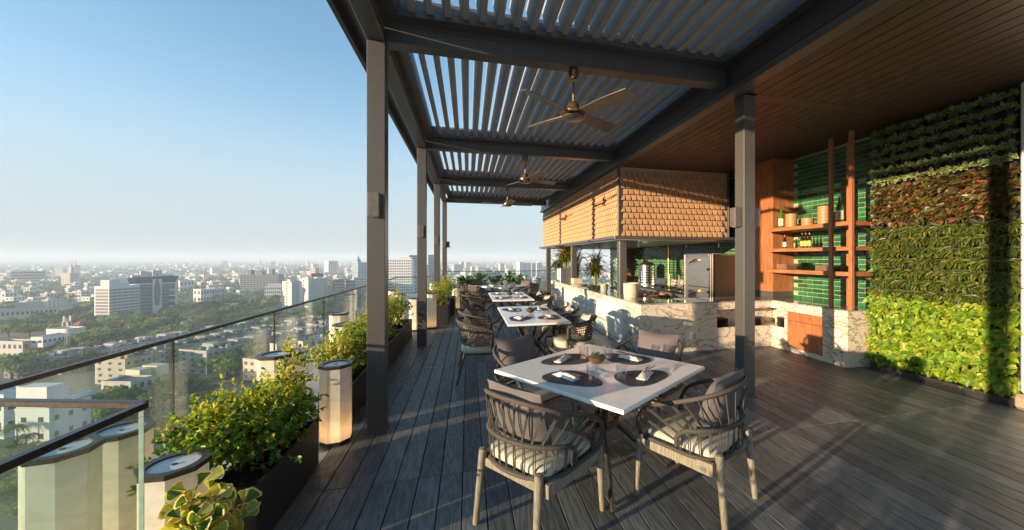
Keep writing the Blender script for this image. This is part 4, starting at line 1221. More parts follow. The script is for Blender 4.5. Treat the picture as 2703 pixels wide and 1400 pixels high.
def shrub(label, loc, size, nl, leaf=(0.022, 0.036), young=0.25, varieg=0.0, single=0, group='shrubs in the black planters', name='potted_shrub', stems=9, templ='ovate', seed=1):
    """multi-stemmed shrub: branching twigs, leaves gathered in sprays round the twig ends"""
    t = thing(name, label, 'shrub', loc, group=group)
    rr = random.Random(seed)
    sx, sy, sz = size
    tips = []; st = MB()
    for k in range(stems):
        a = rr.random() * 6.283; q = rr.random() ** 0.5
        end = Vector((math.cos(a) * q * sx * 0.8, math.sin(a) * q * sy * 0.8, sz * (0.62 + 0.3 * rr.random())))
        b0 = Vector((rr.uniform(-.06, .06), rr.uniform(-.06, .06), 0))
        mid = b0.lerp(end, 0.5) + Vector((rr.uniform(-.05, .05), rr.uniform(-.05, .05), 0.05))
        pth = catmull([b0, mid, end], 5)
        st.tube(pth, [0.007 * (1 - 0.7 * i / (len(pth) - 1)) + 0.0012 for i in range(len(pth))], 5, False)
        for j in range(5):
            p = at_len(pth, 0.35 + 0.6 * rr.random())
            e = p + Vector((rr.uniform(-1, 1) * sx * 0.45, rr.uniform(-1, 1) * sy * 0.45, rr.uniform(0.05, 0.3) * sz))
            st.tube([p, p.lerp(e, 0.5) + Vector((0, 0, 0.015)), e], [0.003, 0.0022, 0.0012], 4, False)
            tips.append(e)
        tips.append(end)
    st.build('stems', M['stem'], t, True)
    tips = np.array([tuple(p) for p in tips])
    # sprays fill an uneven mound
    ns = nl // 9
    d = unit(ns, 0.35); rad = rng.random((ns, 1)) ** 0.42
    lump = 1 + 0.22 * np.sin(d[:, :1] * 5 + seed) * np.cos(d[:, 1:2] * 4.3 - seed) + 0.12 * rng.normal(size=(ns, 1))
    c = d * rad * lump * np.array([[sx, sy, sz * 0.55]]); c[:, 2] += sz * 0.62
    c = c[c[:, 2] > sz * 0.16]
    near = tips[rng.integers(0, len(tips), max(1, ns // 4))] + rng.normal(size=(max(1, ns // 4), 3)) * 0.025
    c = np.vstack([c, near])
    ns = len(c)
    per = 9
    base = np.repeat(c, per, axis=0); n = len(base)
    outw = base - np.array([[0, 0, sz * 0.3]]); outw /= np.linalg.norm(outw, axis=1, keepdims=True) + 1e-6
    axis = np.repeat(unit(ns, 0.4) * 0.7 + (outw.reshape(ns, per, 3)[:, 0]) * 0.8, per, axis=0)
    pos = base + axis * (rng.random((n, 1)) * leaf[1] * 1.7)
    dirs = axis * 0.5 + unit(n) * 0.9
    ups = unit(n, 1.6)
    L = rng.uniform(leaf[0], leaf[1], n); W = L * rng.uniform(0.5, 0.62, n)
    cols = pick(n, GREEN)
    hi = ((pos[:, 2] / sz) + 0.35 * rng.normal(size=n)) > (1.25 - young)
    cols[hi] = pick(int(hi.sum()), YOUNG)
    mg = None
    if varieg > 0:
        mg = np.array(cols); w = rng.random(n) < varieg; mg[w] = pick(int(w.sum()), CREAM, 0.12)
    if single:
        # the largest leaves nearest the viewer are separate parts
        view = (pos + np.array(loc)) - np.array([0, 0, 1.55]); order = np.argsort(np.linalg.norm(view, axis=1) - 3 * L)
        sel = order[rng.permutation(min(len(order), single * 3))[:single]]
        protos = []
        for g in range(4):
            v, f, fc = leaf_arrays(np.zeros((1, 3)), np.array([[1.0, 0, 0]]), np.array([[0, 0, 1.0]]), np.array([1.0]), np.array([0.56]), pick(1, GREEN), templ, 0.25, 0.12,
                                   None if mg is None else pick(1, CREAM, 0.1))
            o_ = leaf_obj('leaf', M['leaf_big'], None, (v, f, fc), False); protos.append(o_.data); bpy.data.objects.remove(o_)
        for i in sel:
            tv = Vector(dirs[i]).normalized(); bv = tv.cross(Vector(ups[i])).normalized(); nv = bv.cross(tv)
            Mx = Matrix(((tv.x, -bv.x, nv.x, pos[i, 0]), (tv.y, -bv.y, nv.y, pos[i, 1]), (tv.z, -bv.z, nv.z, pos[i, 2]), (0, 0, 0, 1))) @ Matrix.Scale(float(L[i]) * 1.05, 4)
            link('leaf', protos[i % 4], t, mw=Mx)
    leaf_obj('foliage', M['leaf'], t, leaf_arrays(pos, dirs, ups, L, W, cols, templ, 0.25, 0.15, mg))
    return t

# ---------------------------------------------------------------- planters, pots
def planter(x0, x1, y0, y1, h, label):
    t = thing('planter_box', label, 'planter', (x0, y0, 0), group='black planter boxes along the railing')
    w, d, k = x1 - x0, y1 - y0, 0.022
    for q, nm in (((0, w, 0, k, 0, h), 'end_panel'), ((0, w, d - k, d, 0, h), 'end_panel'), ((0, k, k + .0005, d - k - .0005, 0, h), 'side_panel'), ((w - k, w, k + .0005, d - k - .0005, 0, h), 'side_panel')):
        MB().bbox(*q, 0.003).build(nm, M['planter'], t)
    MB().box(k, w - k, k, d - k, 0.01, h * 0.45).build('base', M['pot'], t)
def pot(x, y, z, r, h, label):
    t = thing('plant_pot', label, 'pot', (x, y, z), group='black nursery pots in the planters')
    MB().lathe([(0, 0), (r * 0.8, 0), (r * 0.95, h), (r * 1.03, h), (r * 1.03, h + 0.012), (r * 0.93, h + 0.012), (r * 0.9, h - 0.03)], 24, cap=False).build('pot', M['pot'], t, True)
    b = MB()
    n = 18; vs = [(0, 0, h - 0.03)]
    rings = 5
    for i in range(1, rings + 1):
        for k in range(n):
            a = 6.283 * k / n; q = r * 0.92 * i / rings
            vs.append((q * math.cos(a), q * math.sin(a), h - 0.04 + 0.018 * random.random()))
    fs = [(0, 1 + k, 1 + (k + 1) % n) for k in range(n)]
    for i in range(rings - 1):
        for k in range(n):
            a, c = 1 + i * n, 1 + (i + 1) * n
            fs.append((a + k, c + k, c + (k + 1) % n, a + (k + 1) % n))
    b.add(vs, fs)
    tag(b.build('bark_mulch', M['bark'], t), kind='stuff')
    ch = MB()
    for k in range(60):
        a, q = random.random() * 6.28, r * 0.85 * random.random() ** 0.5
        s = random.uniform(0.006, 0.014); p = Vector((q * math.cos(a), q * math.sin(a), h - 0.025))
        vv = [p + Vector((random.uniform(-1, 1), random.uniform(-1, 1), random.uniform(-.4, 1))) * s for _ in range(4)]
        ch.add(vv, [(0, 1, 2), (0, 2, 3), (0, 3, 1), (1, 3, 2)])
    tag(ch.build('bark_chip', M['bark'], t), kind='stuff')
planter(-1.34, -1.09, 2.34, 3.205, 0.335, 'nearest black planter box full of leafy shrubs at lower left')
planter(-1.32, -1.08, 3.86, 6.86, 0.335, 'long black planter box behind the nearest railing column')
planter(-1.32, -1.08, 6.885, 8.0, 0.345, 'black planter box just before the second railing column')
planter(-0.98, -0.455, 9.11, 10.28, 0.46, 'square-ended black planter box standing out into the deck')
planter(-0.95, -0.36, 10.56, 11.6, 0.44, 'farthest black planter box of the row, beside the slim lantern')
for (x, y, lab) in ((-1.215, 2.50, 'black pot at the near end of the nearest planter'), (-1.215, 2.74, 'black pot in the middle of the nearest planter'), (-1.215, 2.98, 'black pot with bark at the far end of the nearest planter')):
    pot(x, y, 0.152, 0.098, 0.15, lab)
MB_s = dict(group='shrubs in the black planters')
shrub('dense green shrub with fresh yellow tips, centre of the nearest planter', (-1.29, 2.68, 0.29), (0.29, 0.34, 0.36), 6200, young=0.42, single=150, seed=3, stems=14)
shrub('sprawling green shrub with bare stems behind the nearest lantern', (-1.50, 2.66, 0.16), (0.20, 0.24, 0.36), 2000, young=0.35, single=60, seed=5, stems=14)
shrub('green shrub at the column end of the nearest planter', (-1.20, 2.93, 0.29), (0.17, 0.20, 0.29), 2000, young=0.2, single=60, seed=8, stems=10)
shrub('upright cream-edged shrub rising behind the nearest planter', (-1.27, 3.14, 0.25), (0.085, 0.10, 0.50), 420, leaf=(0.04, 0.06), young=0.1, varieg=0.9, single=60, seed=11, templ='wedge')
for (lab, x, y, sz, n, v, sd) in (
        ('bushy green shrub left of the nearest column', -1.24, 4.55, (0.26, 0.32, 0.43), 2600, 0.0, 21),
        ('low cream-edged shrub left of the nearest column', -1.28, 4.12, (0.20, 0.24, 0.38), 1300, 0.8, 22),
        ('green shrub hidden behind the nearest column', -1.24, 5.2, (0.26, 0.34, 0.42), 1600, 0.0, 23),
        ('green shrub low in the planter right of the nearest column', -1.30, 5.95, (0.24, 0.34, 0.40), 2200, 0.0, 24),
        ('tall speckled shrub before the second railing column', -1.30, 6.7, (0.25, 0.36, 0.52), 2600, 0.45, 25),
        ('tall green shrub beside the second railing column', -1.28, 7.45, (0.24, 0.32, 0.52), 2200, 0.25, 26),
        ('golden speckled shrub in the square-ended planter', -0.74, 9.55, (0.28, 0.34, 0.52), 2400, 0.6, 27),
        ('round golden green shrub in the farthest planter of the row', -0.66, 11.0, (0.30, 0.36, 0.58), 2400, 0.5, 28),
        ('green shrub at the back of the farthest planter of the row', -0.62, 11.35, (0.24, 0.26, 0.62), 1400, 0.0, 29)):
    shrub(lab, (x, y, 0.28), sz, n, leaf=(0.024, 0.038), young=0.3, varieg=v, seed=sd)

# the planted row goes on past the camera along the same edge
planter(-1.22, -0.96, -3.0, -0.9, 0.335, 'black planter box of the row beside and behind the camera')
planter(-1.22, -0.96, -0.86, 0.86, 0.335, 'black planter box of the row just left of the camera')
for i in range(6):
    shrub('green shrub in the planter row beside the camera, %s along' % ('first', 'second', 'third', 'fourth', 'fifth', 'sixth')[i], (-1.09, -2.75 + 0.66 * i, 0.28), (0.20, 0.36, 0.40), 1500, leaf=(0.03, 0.045), young=0.3, seed=70 + i)
# foreground plant: large triangular leaves, dark green with yellow edges
fp = thing('variegated_plant', 'plant with large triangular yellow-edged leaves in the bottom left foreground', 'plant', (-1.13, 1.99, 0.225))
bst = MB(); nb = 0
protos = []
for g in range(8):
    yellow = g >= 3
    inner = [(0.34, 0.36, 0.07), (0.22, 0.30, 0.05), (0.30, 0.33, 0.08)][g % 3] if yellow else [(0.045, 0.12, 0.035), (0.06, 0.15, 0.05), (0.035, 0.10, 0.03)][g % 3]
    v, f, fc = leaf_arrays(np.zeros((1, 3)), np.array([[1.0, 0, 0]]), np.array([[0, 0, 1.0]]), np.array([1.0]), np.array([0.82 + 0.04 * (g % 3)]), [inner], 'wedge', 0.20, 0.10, [(0.62, 0.56, 0.16)], 0.80 if not yellow else 0.86)
    o_ = leaf_obj('leaf', M['leaf_big'], None, (v, f, fc), False); protos.append(o_.data); bpy.data.objects.remove(o_)
rr = random.Random(12)
lobes = []
for k in range(11):
    a = rr.uniform(-2.9, 2.9); q = rr.uniform(0.02, 0.115)
    e = Vector((math.cos(a) * q * 1.2, math.sin(a) * q, 0.10 + 0.20 * rr.random()))
    if k == 0: e = Vector((-0.02, 0.0, 0.33))
    pth = catmull([(0, 0, -0.02), e * 0.5 + Vector((rr.uniform(-.03, .03), rr.uniform(-.03, .03), 0.02)), e], 5)
    bst.tube(pth, [0.007 - 0.0045 * i / (len(pth) - 1) for i in range(len(pth))], 6, False)
    for j in range(22):
        p = at_len(pth, 0.22 + 0.78 * (j / 21) ** 0.8)
        az = j * 2.4 + k
        d = Vector((math.cos(az), math.sin(az), rr.uniform(0.1, 0.9))).normalized()
        ps = p + d * rr.uniform(0.012, 0.035)
        bst.tube([p, ps], 0.0012, 4, False)
        up = Vector((rr.uniform(-.6, .6) + 0.5, rr.uniform(-.6, .6) - 0.9, 0.9)).normalized()
        bv = d.cross(up).normalized(); nv = bv.cross(d)
        Mx = Matrix(((d.x, -bv.x, nv.x, ps.x), (d.y, -bv.y, nv.y, ps.y), (d.z, -bv.z, nv.z, ps.z), (0, 0, 0, 1))) @ Matrix.Scale(rr.uniform(0.052, 0.084), 4)
        link('leaf', rr.choice(protos), fp, mw=Mx); nb += 1
bst.build('stems', M['stem'], fp, True)
pot(-1.13, 1.99, 0.0, 0.10, 0.20, 'black pot on the deck under the large variegated leaves')

# ---------------------------------------------------------------- lanterns
def make_lantern(h, label, x, y, rz, power=0.5):
    t = thing('lantern', label, 'lantern', (x, y, 0), rz, group='alabaster lanterns along the terrace')
    R0 = 0.122
    oc = [(R0 * math.cos(R(22.5 + 45 * k)), R0 * math.sin(R(22.5 + 45 * k))) for k in range(8)]
    oc2 = [(p[0] * 1.085, p[1] * 1.085) for p in oc]
    bs = MB().prism([(p[0] * 0.97, p[1] * 0.97) for p in oc], 0.0, 0.035).build('base', M['black'], t)
    for k in range(8):
        a, b_ = oc[k], oc[(k + 1) % 8]
        pb = MB(); pb.add([(a[0], a[1], 0.035), (b_[0], b_[1], 0.035), (b_[0], b_[1], h - 0.022), (a[0], a[1], h - 0.022)], [(0, 1, 2, 3)])
        pb.build('alabaster_panel', M['alabaster'], t)
    cp = MB(); n = 8
    ri = 0.093; m = 32
    circ = [(ri * math.cos(2 * math.pi * k / m), ri * math.sin(2 * math.pi * k / m)) for k in range(m)]
    outer32 = []
    for k in range(m):
        an = 2 * math.pi * k / m
        # point on the octagon in that direction
        sec = (an - R(22.5)) % R(45) - R(22.5)
        ap = R0 * 1.085 * math.cos(R(22.5)) / math.cos(sec)
        outer32.append((ap * math.cos(an), ap * math.sin(an)))
    z0, z1 = h - 0.024, h
    vs = [(x_, y_, z1) for x_, y_ in outer32] + [(x_, y_, z1) for x_, y_ in circ] + [(x_, y_, z0) for x_, y_ in outer32] + [(x_, y_, z0) for x_, y_ in circ]
    fs = []
    for k in range(m):
        k2 = (k + 1) % m
        fs += [(k, k2, m + k2, m + k), (2 * m + k, 2 * m + k2, k2, k), (m + k, m + k2, 3 * m + k2, 3 * m + k), (2 * m + k2, 2 * m + k, 3 * m + k, 3 * m + k2)]
    cp.add(vs, fs); cp.build('cap_ring', M['bronze'], t)
    dsc = MB().lathe([(0, 0), (ri - 0.0005, 0), (ri - 0.0005, 0.006), (0, 0.006)], 32).build('top_disc', M['disc'], t, loc=(0, 0, h - 0.016))
    MB().lathe([(0, 0), (0.011, 0), (0.011, 0.003), (0, 0.003)], 14).build('screw', M['bronze'], dsc, loc=(0, 0, 0.0065))
    ld = bpy.data.lights.new('lamp', 'POINT'); ld.energy = power; ld.color = (1.0, 0.55, 0.20); ld.shadow_soft_size = 0.03
    lo = bpy.data.objects.new('lamp', ld); col.objects.link(lo); lo.parent = t; lo.location = (0, 0, 0.11)
    return t
LN = [(-1.335, 2.16, 0.593, 'single lantern with a white disc top beside the glass edge at lower left'),
      (-1.863, 2.31, 0.655, 'left of two lanterns seen through the nearest glass panel'),
      (-1.873, 2.64, 0.60, 'right of two lanterns seen through the nearest glass panel'),
      (-1.085, 3.57, 0.66, 'lantern on the deck between the nearest planter and the first column'),
      (-1.466, 3.44, 0.797, 'tall lantern rising behind the nearest planter shrubs'),
      (-1.66, 4.10, 0.66, 'lantern touching the tall one behind the nearest planter'),
      (-1.62, 5.62, 0.67, 'lower of two lanterns left of the first column, by the glass'),
      (-1.80, 6.05, 0.76, 'taller of two lanterns left of the first column, by the glass'),
      (-1.60, 9.70, 0.707, 'lower lantern between the first two columns, behind the shrub'),
      (-1.85, 10.4, 0.73, 'taller lantern between the first two columns, nearest the glass'),
      (-1.10, 8.59, 0.70, 'lantern standing just left of the second column'),
      (-0.80, 8.80, 0.79, 'lantern standing just right of the second column'),
      (-0.364, 11.87, 0.68, 'slim lantern beyond the farthest planter, beside the palms'),
      (-1.02, 12.1, 0.80, 'lantern half hidden behind the third column'),
      (2.25, 14.6, 0.694, 'left of three lanterns at the far end by the counter'),
      (2.62, 14.6, 0.757, 'tallest of three lanterns at the far end by the counter'),
      (2.45, 14.25, 0.574, 'shortest of three lanterns at the far end by the counter')]
for (x, y, h, lab) in LN: make_lantern(h, lab, x, y, random.uniform(-0.2, 0.2), 0.3 if 'first column' in lab else (0.07 if 'through the nearest' in lab else 0.16))

# ---------------------------------------------------------------- palms
def blade(b, p, d, L, w, up, col, droop=0.25):
    d = Vector(d).normalized(); s = d.cross(Vector(up)).normalized() * w
    q1 = Vector(p) + d * (L * 0.5); q2 = Vector(p) + d * L + Vector((0, 0, -droop * L))
    b.add([p, q1 + s, q2, q1 - s], [(0, 1, 2, 3)], col)
def areca(label, loc, h, n, spread, seed, tone=(1, 1, 1), name='areca_palm'):
    rr = random.Random(seed)
    t = thing(name, label, 'palm', loc, group='palms at the far end of the kitchen')
    cane = MB(); fr = MB()
    for k in range(max(4, n // 3)):
        x, y = rr.uniform(-.09, .09), rr.uniform(-.09, .09)
        hh = h * rr.uniform(0.3, 0.5)
        cane.tube([(x * 0.5, y * 0.5, 0), (x, y, hh * 0.5), (x * 1.4, y * 1.4, hh)], [0.014, 0.011, 0.008], 6, False)
    cane.build('canes', mat('cane_%d' % seed, (0.22, 0.26, 0.06), 0.5, scale=20), t, True)
    for k in range(n):
        a = rr.random() * 6.283; q = rr.uniform(0.35, 1.0)
        z0 = h * rr.uniform(0.06, 0.5)
        b0 = Vector((rr.uniform(-.05, .05), rr.uniform(-.05, .05), z0))
        e = b0 + Vector((math.cos(a) * spread * q, math.sin(a) * spread * q, h * rr.uniform(0.06, 0.46)))
        mid = b0.lerp(e, 0.5) + Vector((0, 0, 0.14 * h))
        pth = catmull([b0, mid, e], 6)
        g = rr.uniform(0.7, 1.4); y_ = rr.random()
        c = ((0.06 + 0.14 * y_) * g * tone[0], (0.11 + 0.07 * y_) * g * tone[1], 0.018 * g * tone[2])
        fr.tube(pth, 0.0035, 4, False, c)
        for j in range(30):
            u = 0.18 + 0.82 * j / 25
            p = at_len(pth, u); d = (at_len(pth, min(1, u + 0.03)) - at_len(pth, max(0, u - 0.03))).normalized()
            sd = d.cross(Vector((0, 0, 1))).normalized()
            for s in (-1, 1):
                blade(fr, p, d * 0.75 + sd * s + Vector((0, 0, 0.25)), 0.20 * (1 - 0.45 * u) * (0.7 + h * 0.3), 0.010, Vector((0, 0, 1)), c, 0.3)
    tag(fr.build('fronds', M['leaf'], t), kind='stuff')
areca('golden green palm growing from the glass planter box on the counter', (3.0, 11.6, 1.2), 0.95, 60, 0.48, 41, (1.6, 1.3, 1))
areca('slender palm between the two canopy posts, left of three', (3.25, 13.4, 0.5), 1.5, 44, 0.46, 42)
areca('slender palm between the two canopy posts, middle of three', (3.86, 13.4, 0.5), 1.55, 44, 0.50, 43)
areca('slender palm right of three, next to the near canopy post', (4.62, 13.4, 0.5), 1.6, 50, 0.46, 44)
t = thing('palm_trough', 'low dark trough holding the three slender palms beyond the kitchen', 'planter', (3.9, 13.4, 0))
MB().bbox(-0.95, 1.1, -0.18, 0.18, 0.0, 0.52, 0.005).build('trough', M['planter'], t)
# lady palms in the long planter behind the far table
t = thing('long_planter', 'long dark green planter box holding lady palms behind the far table', 'planter', (-0.3, 13.3, 0))
MB().bbox(0, 2.35, 0, 0.42, 0, 0.42, 0.005).build('box', mat('green_planter', (0.03, 0.05, 0.045), 0.4), t)
def lady_palm(label, loc, h, n, seed):
    rr = random.Random(seed); t = thing('lady_palm', label, 'palm', loc, group='lady palms behind the far table')
    fr = MB(); cn = MB()
    for k in range(n):
        a = rr.random() * 6.283; q = rr.random() ** 0.6 * 0.30; z = h * rr.uniform(0.25, 1.0)
        p = Vector((math.cos(a) * q, math.sin(a) * q * 0.7, z)); cn.tube([(p.x * 0.3, p.y * 0.3, 0), p * 0.6, p], 0.004, 4, False)
        d0 = Vector((p.x, p.y, 0.12)).normalized(); g = rr.uniform(0.7, 1.4)
        sd = d0.cross(Vector((0, 0, 1))).normalized()
        for j in range(8):
            an = R(-75 + 150 * j / 7); d = d0 * math.cos(an) + sd * math.sin(an) + Vector((0, 0, 0.25 + 0.3 * rr.random()))
            blade(fr, p, d, rr.uniform(0.17, 0.26), 0.014, Vector((0, 0, 1)), (0.04 * g, 0.12 * g, 0.016 * g), 0.2)
    cn.build('stems', M['stem'], t); tag(fr.build('fronds', M['leaf'], t), kind='stuff')
for i, (x, h, n, w) in enumerate(((-0.08, 0.42, 60, 'leftmost, next to the slim lantern'), (0.35, 0.52, 60, 'second from the left'), (0.95, 0.42, 44, 'behind the middle of the table'), (1.45, 0.55, 34, 'showing between the far chairs'), (1.85, 0.44, 30, 'rightmost of the row'))):
    lady_palm('lady palm in the long planter, %s' % w, (x, 13.5, 0.42), h, n, 60 + i)

# ---------------------------------------------------------------- living wall
LW = thing('living_wall', 'tall living wall of planted rows, dark variegated above and lime green below', 'living wall', (5.62, 2.66, 0))
oL = (5.62, 2.66)
def lwpart(nm, m, *boxes, b=0.003):
    mb = MB()
    for q in boxes: mb.bbox(q[0] - oL[0], q[1] - oL[0], q[2] - oL[1], q[3] - oL[1], q[4], q[5], b)
    return mb.build(nm, m, LW)
lwpart('backing', M['felt'], (5.64, 5.80, 2.66, 4.145, 0.02, 3.35))
lwpart('drip_tray', M['planter'], (5.45, 5.62, 2.67, 4.10, 0.0, 0.09))
pk = MB()
for k in range(9): pk.lathe([(0.0, 0), (0.035, 0.0), (0.058, 0.085), (0.05, 0.085), (0, 0.06)], 12, (0, 0, 0)); break
pkm = pk.mesh('pocket', M['felt'], True)
ROWS = [3.26 - 0.135 * i for i in range(24)]
for z in ROWS:
    for k in range(9): link('pocket', pkm, LW, (-0.015, 0.09 + 0.165 * k, z - 0.10))
# four bands of planting; each band keeps its largest leaves as separate parts
def band(nm, z0, z1, count, pal, templ, Lr, Wf, droop, single, dense_rows, marg=None, hang=0.0, xspread=0.06, seed=0, dull=None):
    n = count
    if dense_rows:
        rows = np.array([z for z in ROWS if z0 <= z <= z1 + 0.02]); zc = rows[rng.integers(0, len(rows), n)] + rng.normal(size=n) * 0.013 + 0.01
    else: zc = rng.uniform(z0, z1, n) + rng.normal(size=n) * 0.02
    y = rng.uniform(0.015, 1.475, n); y = y + 0.02 * np.sin(zc * 40)
    x = -0.045 - rng.random(n) * xspread
    pos = np.stack([x, y, zc], 1)
    dirs = unit(n) * 0.75 + np.array([[-0.75, -0.15, 0.25 - hang]])
    ups = unit(n) * 0.45 + np.array([[-0.7, -0.1, 0.8]])
    L = rng.uniform(Lr[0], Lr[1], n); W = L * Wf * rng.uniform(0.85, 1.15, n)
    cols = pick(n, pal)
    mg = None if marg is None else pick(n, marg, 0.1)
    if single:
        protos = []
        for g in range(5):
            v, f, fc = leaf_arrays(np.zeros((1, 3)), np.array([[1.0, 0, 0]]), np.array([[0, 0, 1.0]]), np.array([1.0]), np.array([Wf]), pick(1, pal, 0.1), templ, 0.2, droop, None if mg is None else pick(1, marg, 0.1))
            o_ = leaf_obj('leaf', M['leaf_wall_o'], None, (v, f, fc), False); protos.append(o_.data); bpy.data.objects.remove(o_)
        sel = np.argsort(-(L + 0.4 * (-x)))[:single]
        for i in sel:
            tv = Vector(dirs[i]).normalized(); bv = tv.cross(Vector(ups[i])).normalized(); nv = bv.cross(tv)
            Mx = Matrix(((tv.x, -bv.x, nv.x, pos[i, 0]), (tv.y, -bv.y, nv.y, pos[i, 1]), (tv.z, -bv.z, nv.z, pos[i, 2]), (0, 0, 0, 1))) @ Matrix.Scale(float(L[i]), 4)
            link('leaf', protos[i % 5], LW, mw=Mx)
        keep = np.ones(n, bool); keep[sel] = False
        pos, dirs, ups, L, W, cols = pos[keep], dirs[keep], ups[keep], L[keep], W[keep], cols[keep]
        if mg is not None: mg = mg[keep]
    leaf_obj(nm, M['leaf_wall'], LW, leaf_arrays(pos, dirs, ups, L, W, cols, templ, 0.2, droop, mg))
band('variegated_row', 2.54, 3.30, 2600, [(0.07, 0.17, 0.05), (0.09, 0.20, 0.055), (0.055, 0.14, 0.04)], 'ovate', (0.042, 0.06), 0.62, 0.2, 70, True, marg=[(0.42, 0.50, 0.20), (0.52, 0.56, 0.26)], xspread=0.09)
band('bronze_foliage', 2.03, 2.53, 1500, [(0.085, 0.065, 0.02), (0.11, 0.075, 0.02), (0.06, 0.06, 0.02), (0.075, 0.09, 0.02), (0.20, 0.07, 0.03)], 'heart', (0.055, 0.085), 0.75, 0.35, 70, False, hang=0.35)
band('drooping_foliage', 1.02, 2.02, 4200, [(0.085, 0.13, 0.022), (0.11, 0.15, 0.025), (0.07, 0.12, 0.025), (0.15, 0.16, 0.03)], 'lance', (0.07, 0.11), 0.24, 0.55, 60, True, hang=0.5, xspread=0.07)
band('lime_foliage', 0.10, 1.03, 2600, [(0.20, 0.31, 0.02), (0.26, 0.35, 0.028), (0.15, 0.27, 0.02), (0.12, 0.24, 0.03), (0.30, 0.34, 0.04)], 'heart', (0.06, 0.09), 0.72, 0.3, 98, False, hang=0.4, xspread=0.10)
# ---------------------------------------------------------------- the city below
GZ = -58.45
CS, SN = math.cos(TH), math.sin(TH)
def ground_at(px, py):
    """street-level point seen at a place of the photograph (real distance from its depression angle)"""
    z = 60000.0 / (py - 681.0); t = (px - 1485.0) / 1000.0
    return z * (t * CS + SN), z * (CS - t * SN), z, t
def ground_mat():
    m, N, L, b = nmat('city_ground')
    tc = N.new('ShaderNodeTexCoord'); n1 = N.new('ShaderNodeTexNoise'); n1.inputs['Scale'].default_value = 0.012; n1.inputs['Detail'].default_value = 8
    L.new(tc.outputs['Object'], n1.inputs[0])
    v = N.new('ShaderNodeTexVoronoi'); v.inputs['Scale'].default_value = 0.05; L.new(tc.outputs['Object'], v.inputs[0])
    rp = N.new('ShaderNodeValToRGB'); e = rp.color_ramp.elements
    e[0].position = 0.38; e[0].color = (0.05, 0.095, 0.03, 1); e[1].position = 0.68; e[1].color = (0.20, 0.19, 0.15, 1)
    L.new(n1.outputs[0], rp.inputs[0])
    mx = N.new('ShaderNodeMix'); mx.data_type = 'RGBA'; mx.inputs[0].default_value = 0.35
    L.new(rp.outputs[0], mx.inputs[6])
    r2 = N.new('ShaderNodeValToRGB'); r2.color_ramp.elements[0].color = (0.07, 0.08, 0.05, 1); r2.color_ramp.elements[1].color = (0.34, 0.31, 0.27, 1)
    L.new(v.outputs['Color'], r2.inputs[0]); L.new(r2.outputs[0], mx.inputs[7]); L.new(mx.outputs[2], b.inputs['Base Color'])
    b.inputs['Roughness'].default_value = 0.95
    return m
s_ = MB(); s_.box(-8900, 8900, -500, 11400, GZ - 1.5, GZ)
tag(s_.build('city_ground', ground_mat()), kind='structure')

def wall_mat(name, streak=0.3):
    """rendered wall: colour set per building, with rain streaks and grime"""
    m, N, L, b = nmat(name)
    oi = N.new('ShaderNodeObjectInfo'); tc = N.new('ShaderNodeTexCoord'); mp = N.new('ShaderNodeMapping'); mp.inputs['Scale'].default_value = (0.9, 0.9, 0.12)
    L.new(tc.outputs['Object'], mp.inputs[0])
    nz = N.new('ShaderNodeTexNoise'); nz.inputs['Scale'].default_value = 0.7; nz.inputs['Detail'].default_value = 7; L.new(mp.outputs[0], nz.inputs[0])
    rp = N.new('ShaderNodeValToRGB'); e = rp.color_ramp.elements
    e[0].position = 0.34; e[0].color = (1 - streak, 1 - streak, 1 - streak * 0.95, 1); e[1].position = 0.6; e[1].color = (1, 1, 1, 1)
    L.new(nz.outputs[0], rp.inputs[0])
    mx = N.new('ShaderNodeMix'); mx.data_type = 'RGBA'; mx.blend_type = 'MULTIPLY'; mx.inputs[0].default_value = 1
    L.new(oi.outputs['Color'], mx.inputs[6]); L.new(rp.outputs[0], mx.inputs[7]); L.new(mx.outputs[2], b.inputs['Base Color'])
    b.inputs['Roughness'].default_value = 0.85
    return m
M['cwall'] = wall_mat('city_wall', 0.18); M['cgrime'] = wall_mat('grimy_wall', 0.55); M['croof'] = wall_mat('city_roof', 0.4)
M['cwin'] = mat('city_window', (0.05, 0.065, 0.075), 0.25, scale=0.6, var=0.4, objvar=0.35)
M['cglass'] = mat('curtain_glass', (0.03, 0.105, 0.135), 0.12, scale=0.25, var=0.35, spec=0.8)
M['cblue'] = mat('blue_glass', (0.10, 0.21, 0.30), 0.15, scale=0.2, var=0.2, spec=0.8)
M['tank'] = mat('water_tank', (0.03, 0.03, 0.034), 0.5)
M['tank_w'] = mat('white_tank', (0.6, 0.6, 0.58), 0.5)
UB = MB().box(0, 1, 0, 1, 0, 1).mesh('block')                     # unit block, scaled per use
def cube_mesh(m, cache={}):
    if m.name not in cache:
        me = UB.copy(); me.name = 'block'; me.materials.append(m); cache[m.name] = me
    return cache[m.name]
def blk(name, m, parent, x0, x1, y0, y1, z0, z1, color=None):
    o = link(name, cube_mesh(m), parent, (x0, y0, z0), None, (x1 - x0, y1 - y0, z1 - z0))
    if color: o.color = (*color, 1)
    return o
TANK = MB().lathe([(0, 0), (0.5, 0), (0.5, 0.75), (0.35, 0.92), (0, 1)], 12).mesh('tank', M['tank'], True)
TANKW = MB().lathe([(0, 0), (0.5, 0), (0.5, 0.75), (0.35, 0.92), (0, 1)], 12).mesh('tank', M['tank_w'], True)
WHITE, CREAM_, GREY, PINK, BEIGE = (0.62, 0.62, 0.60), (0.58, 0.52, 0.40), (0.34, 0.34, 0.33), (0.56, 0.44, 0.38), (0.50, 0.44, 0.34)

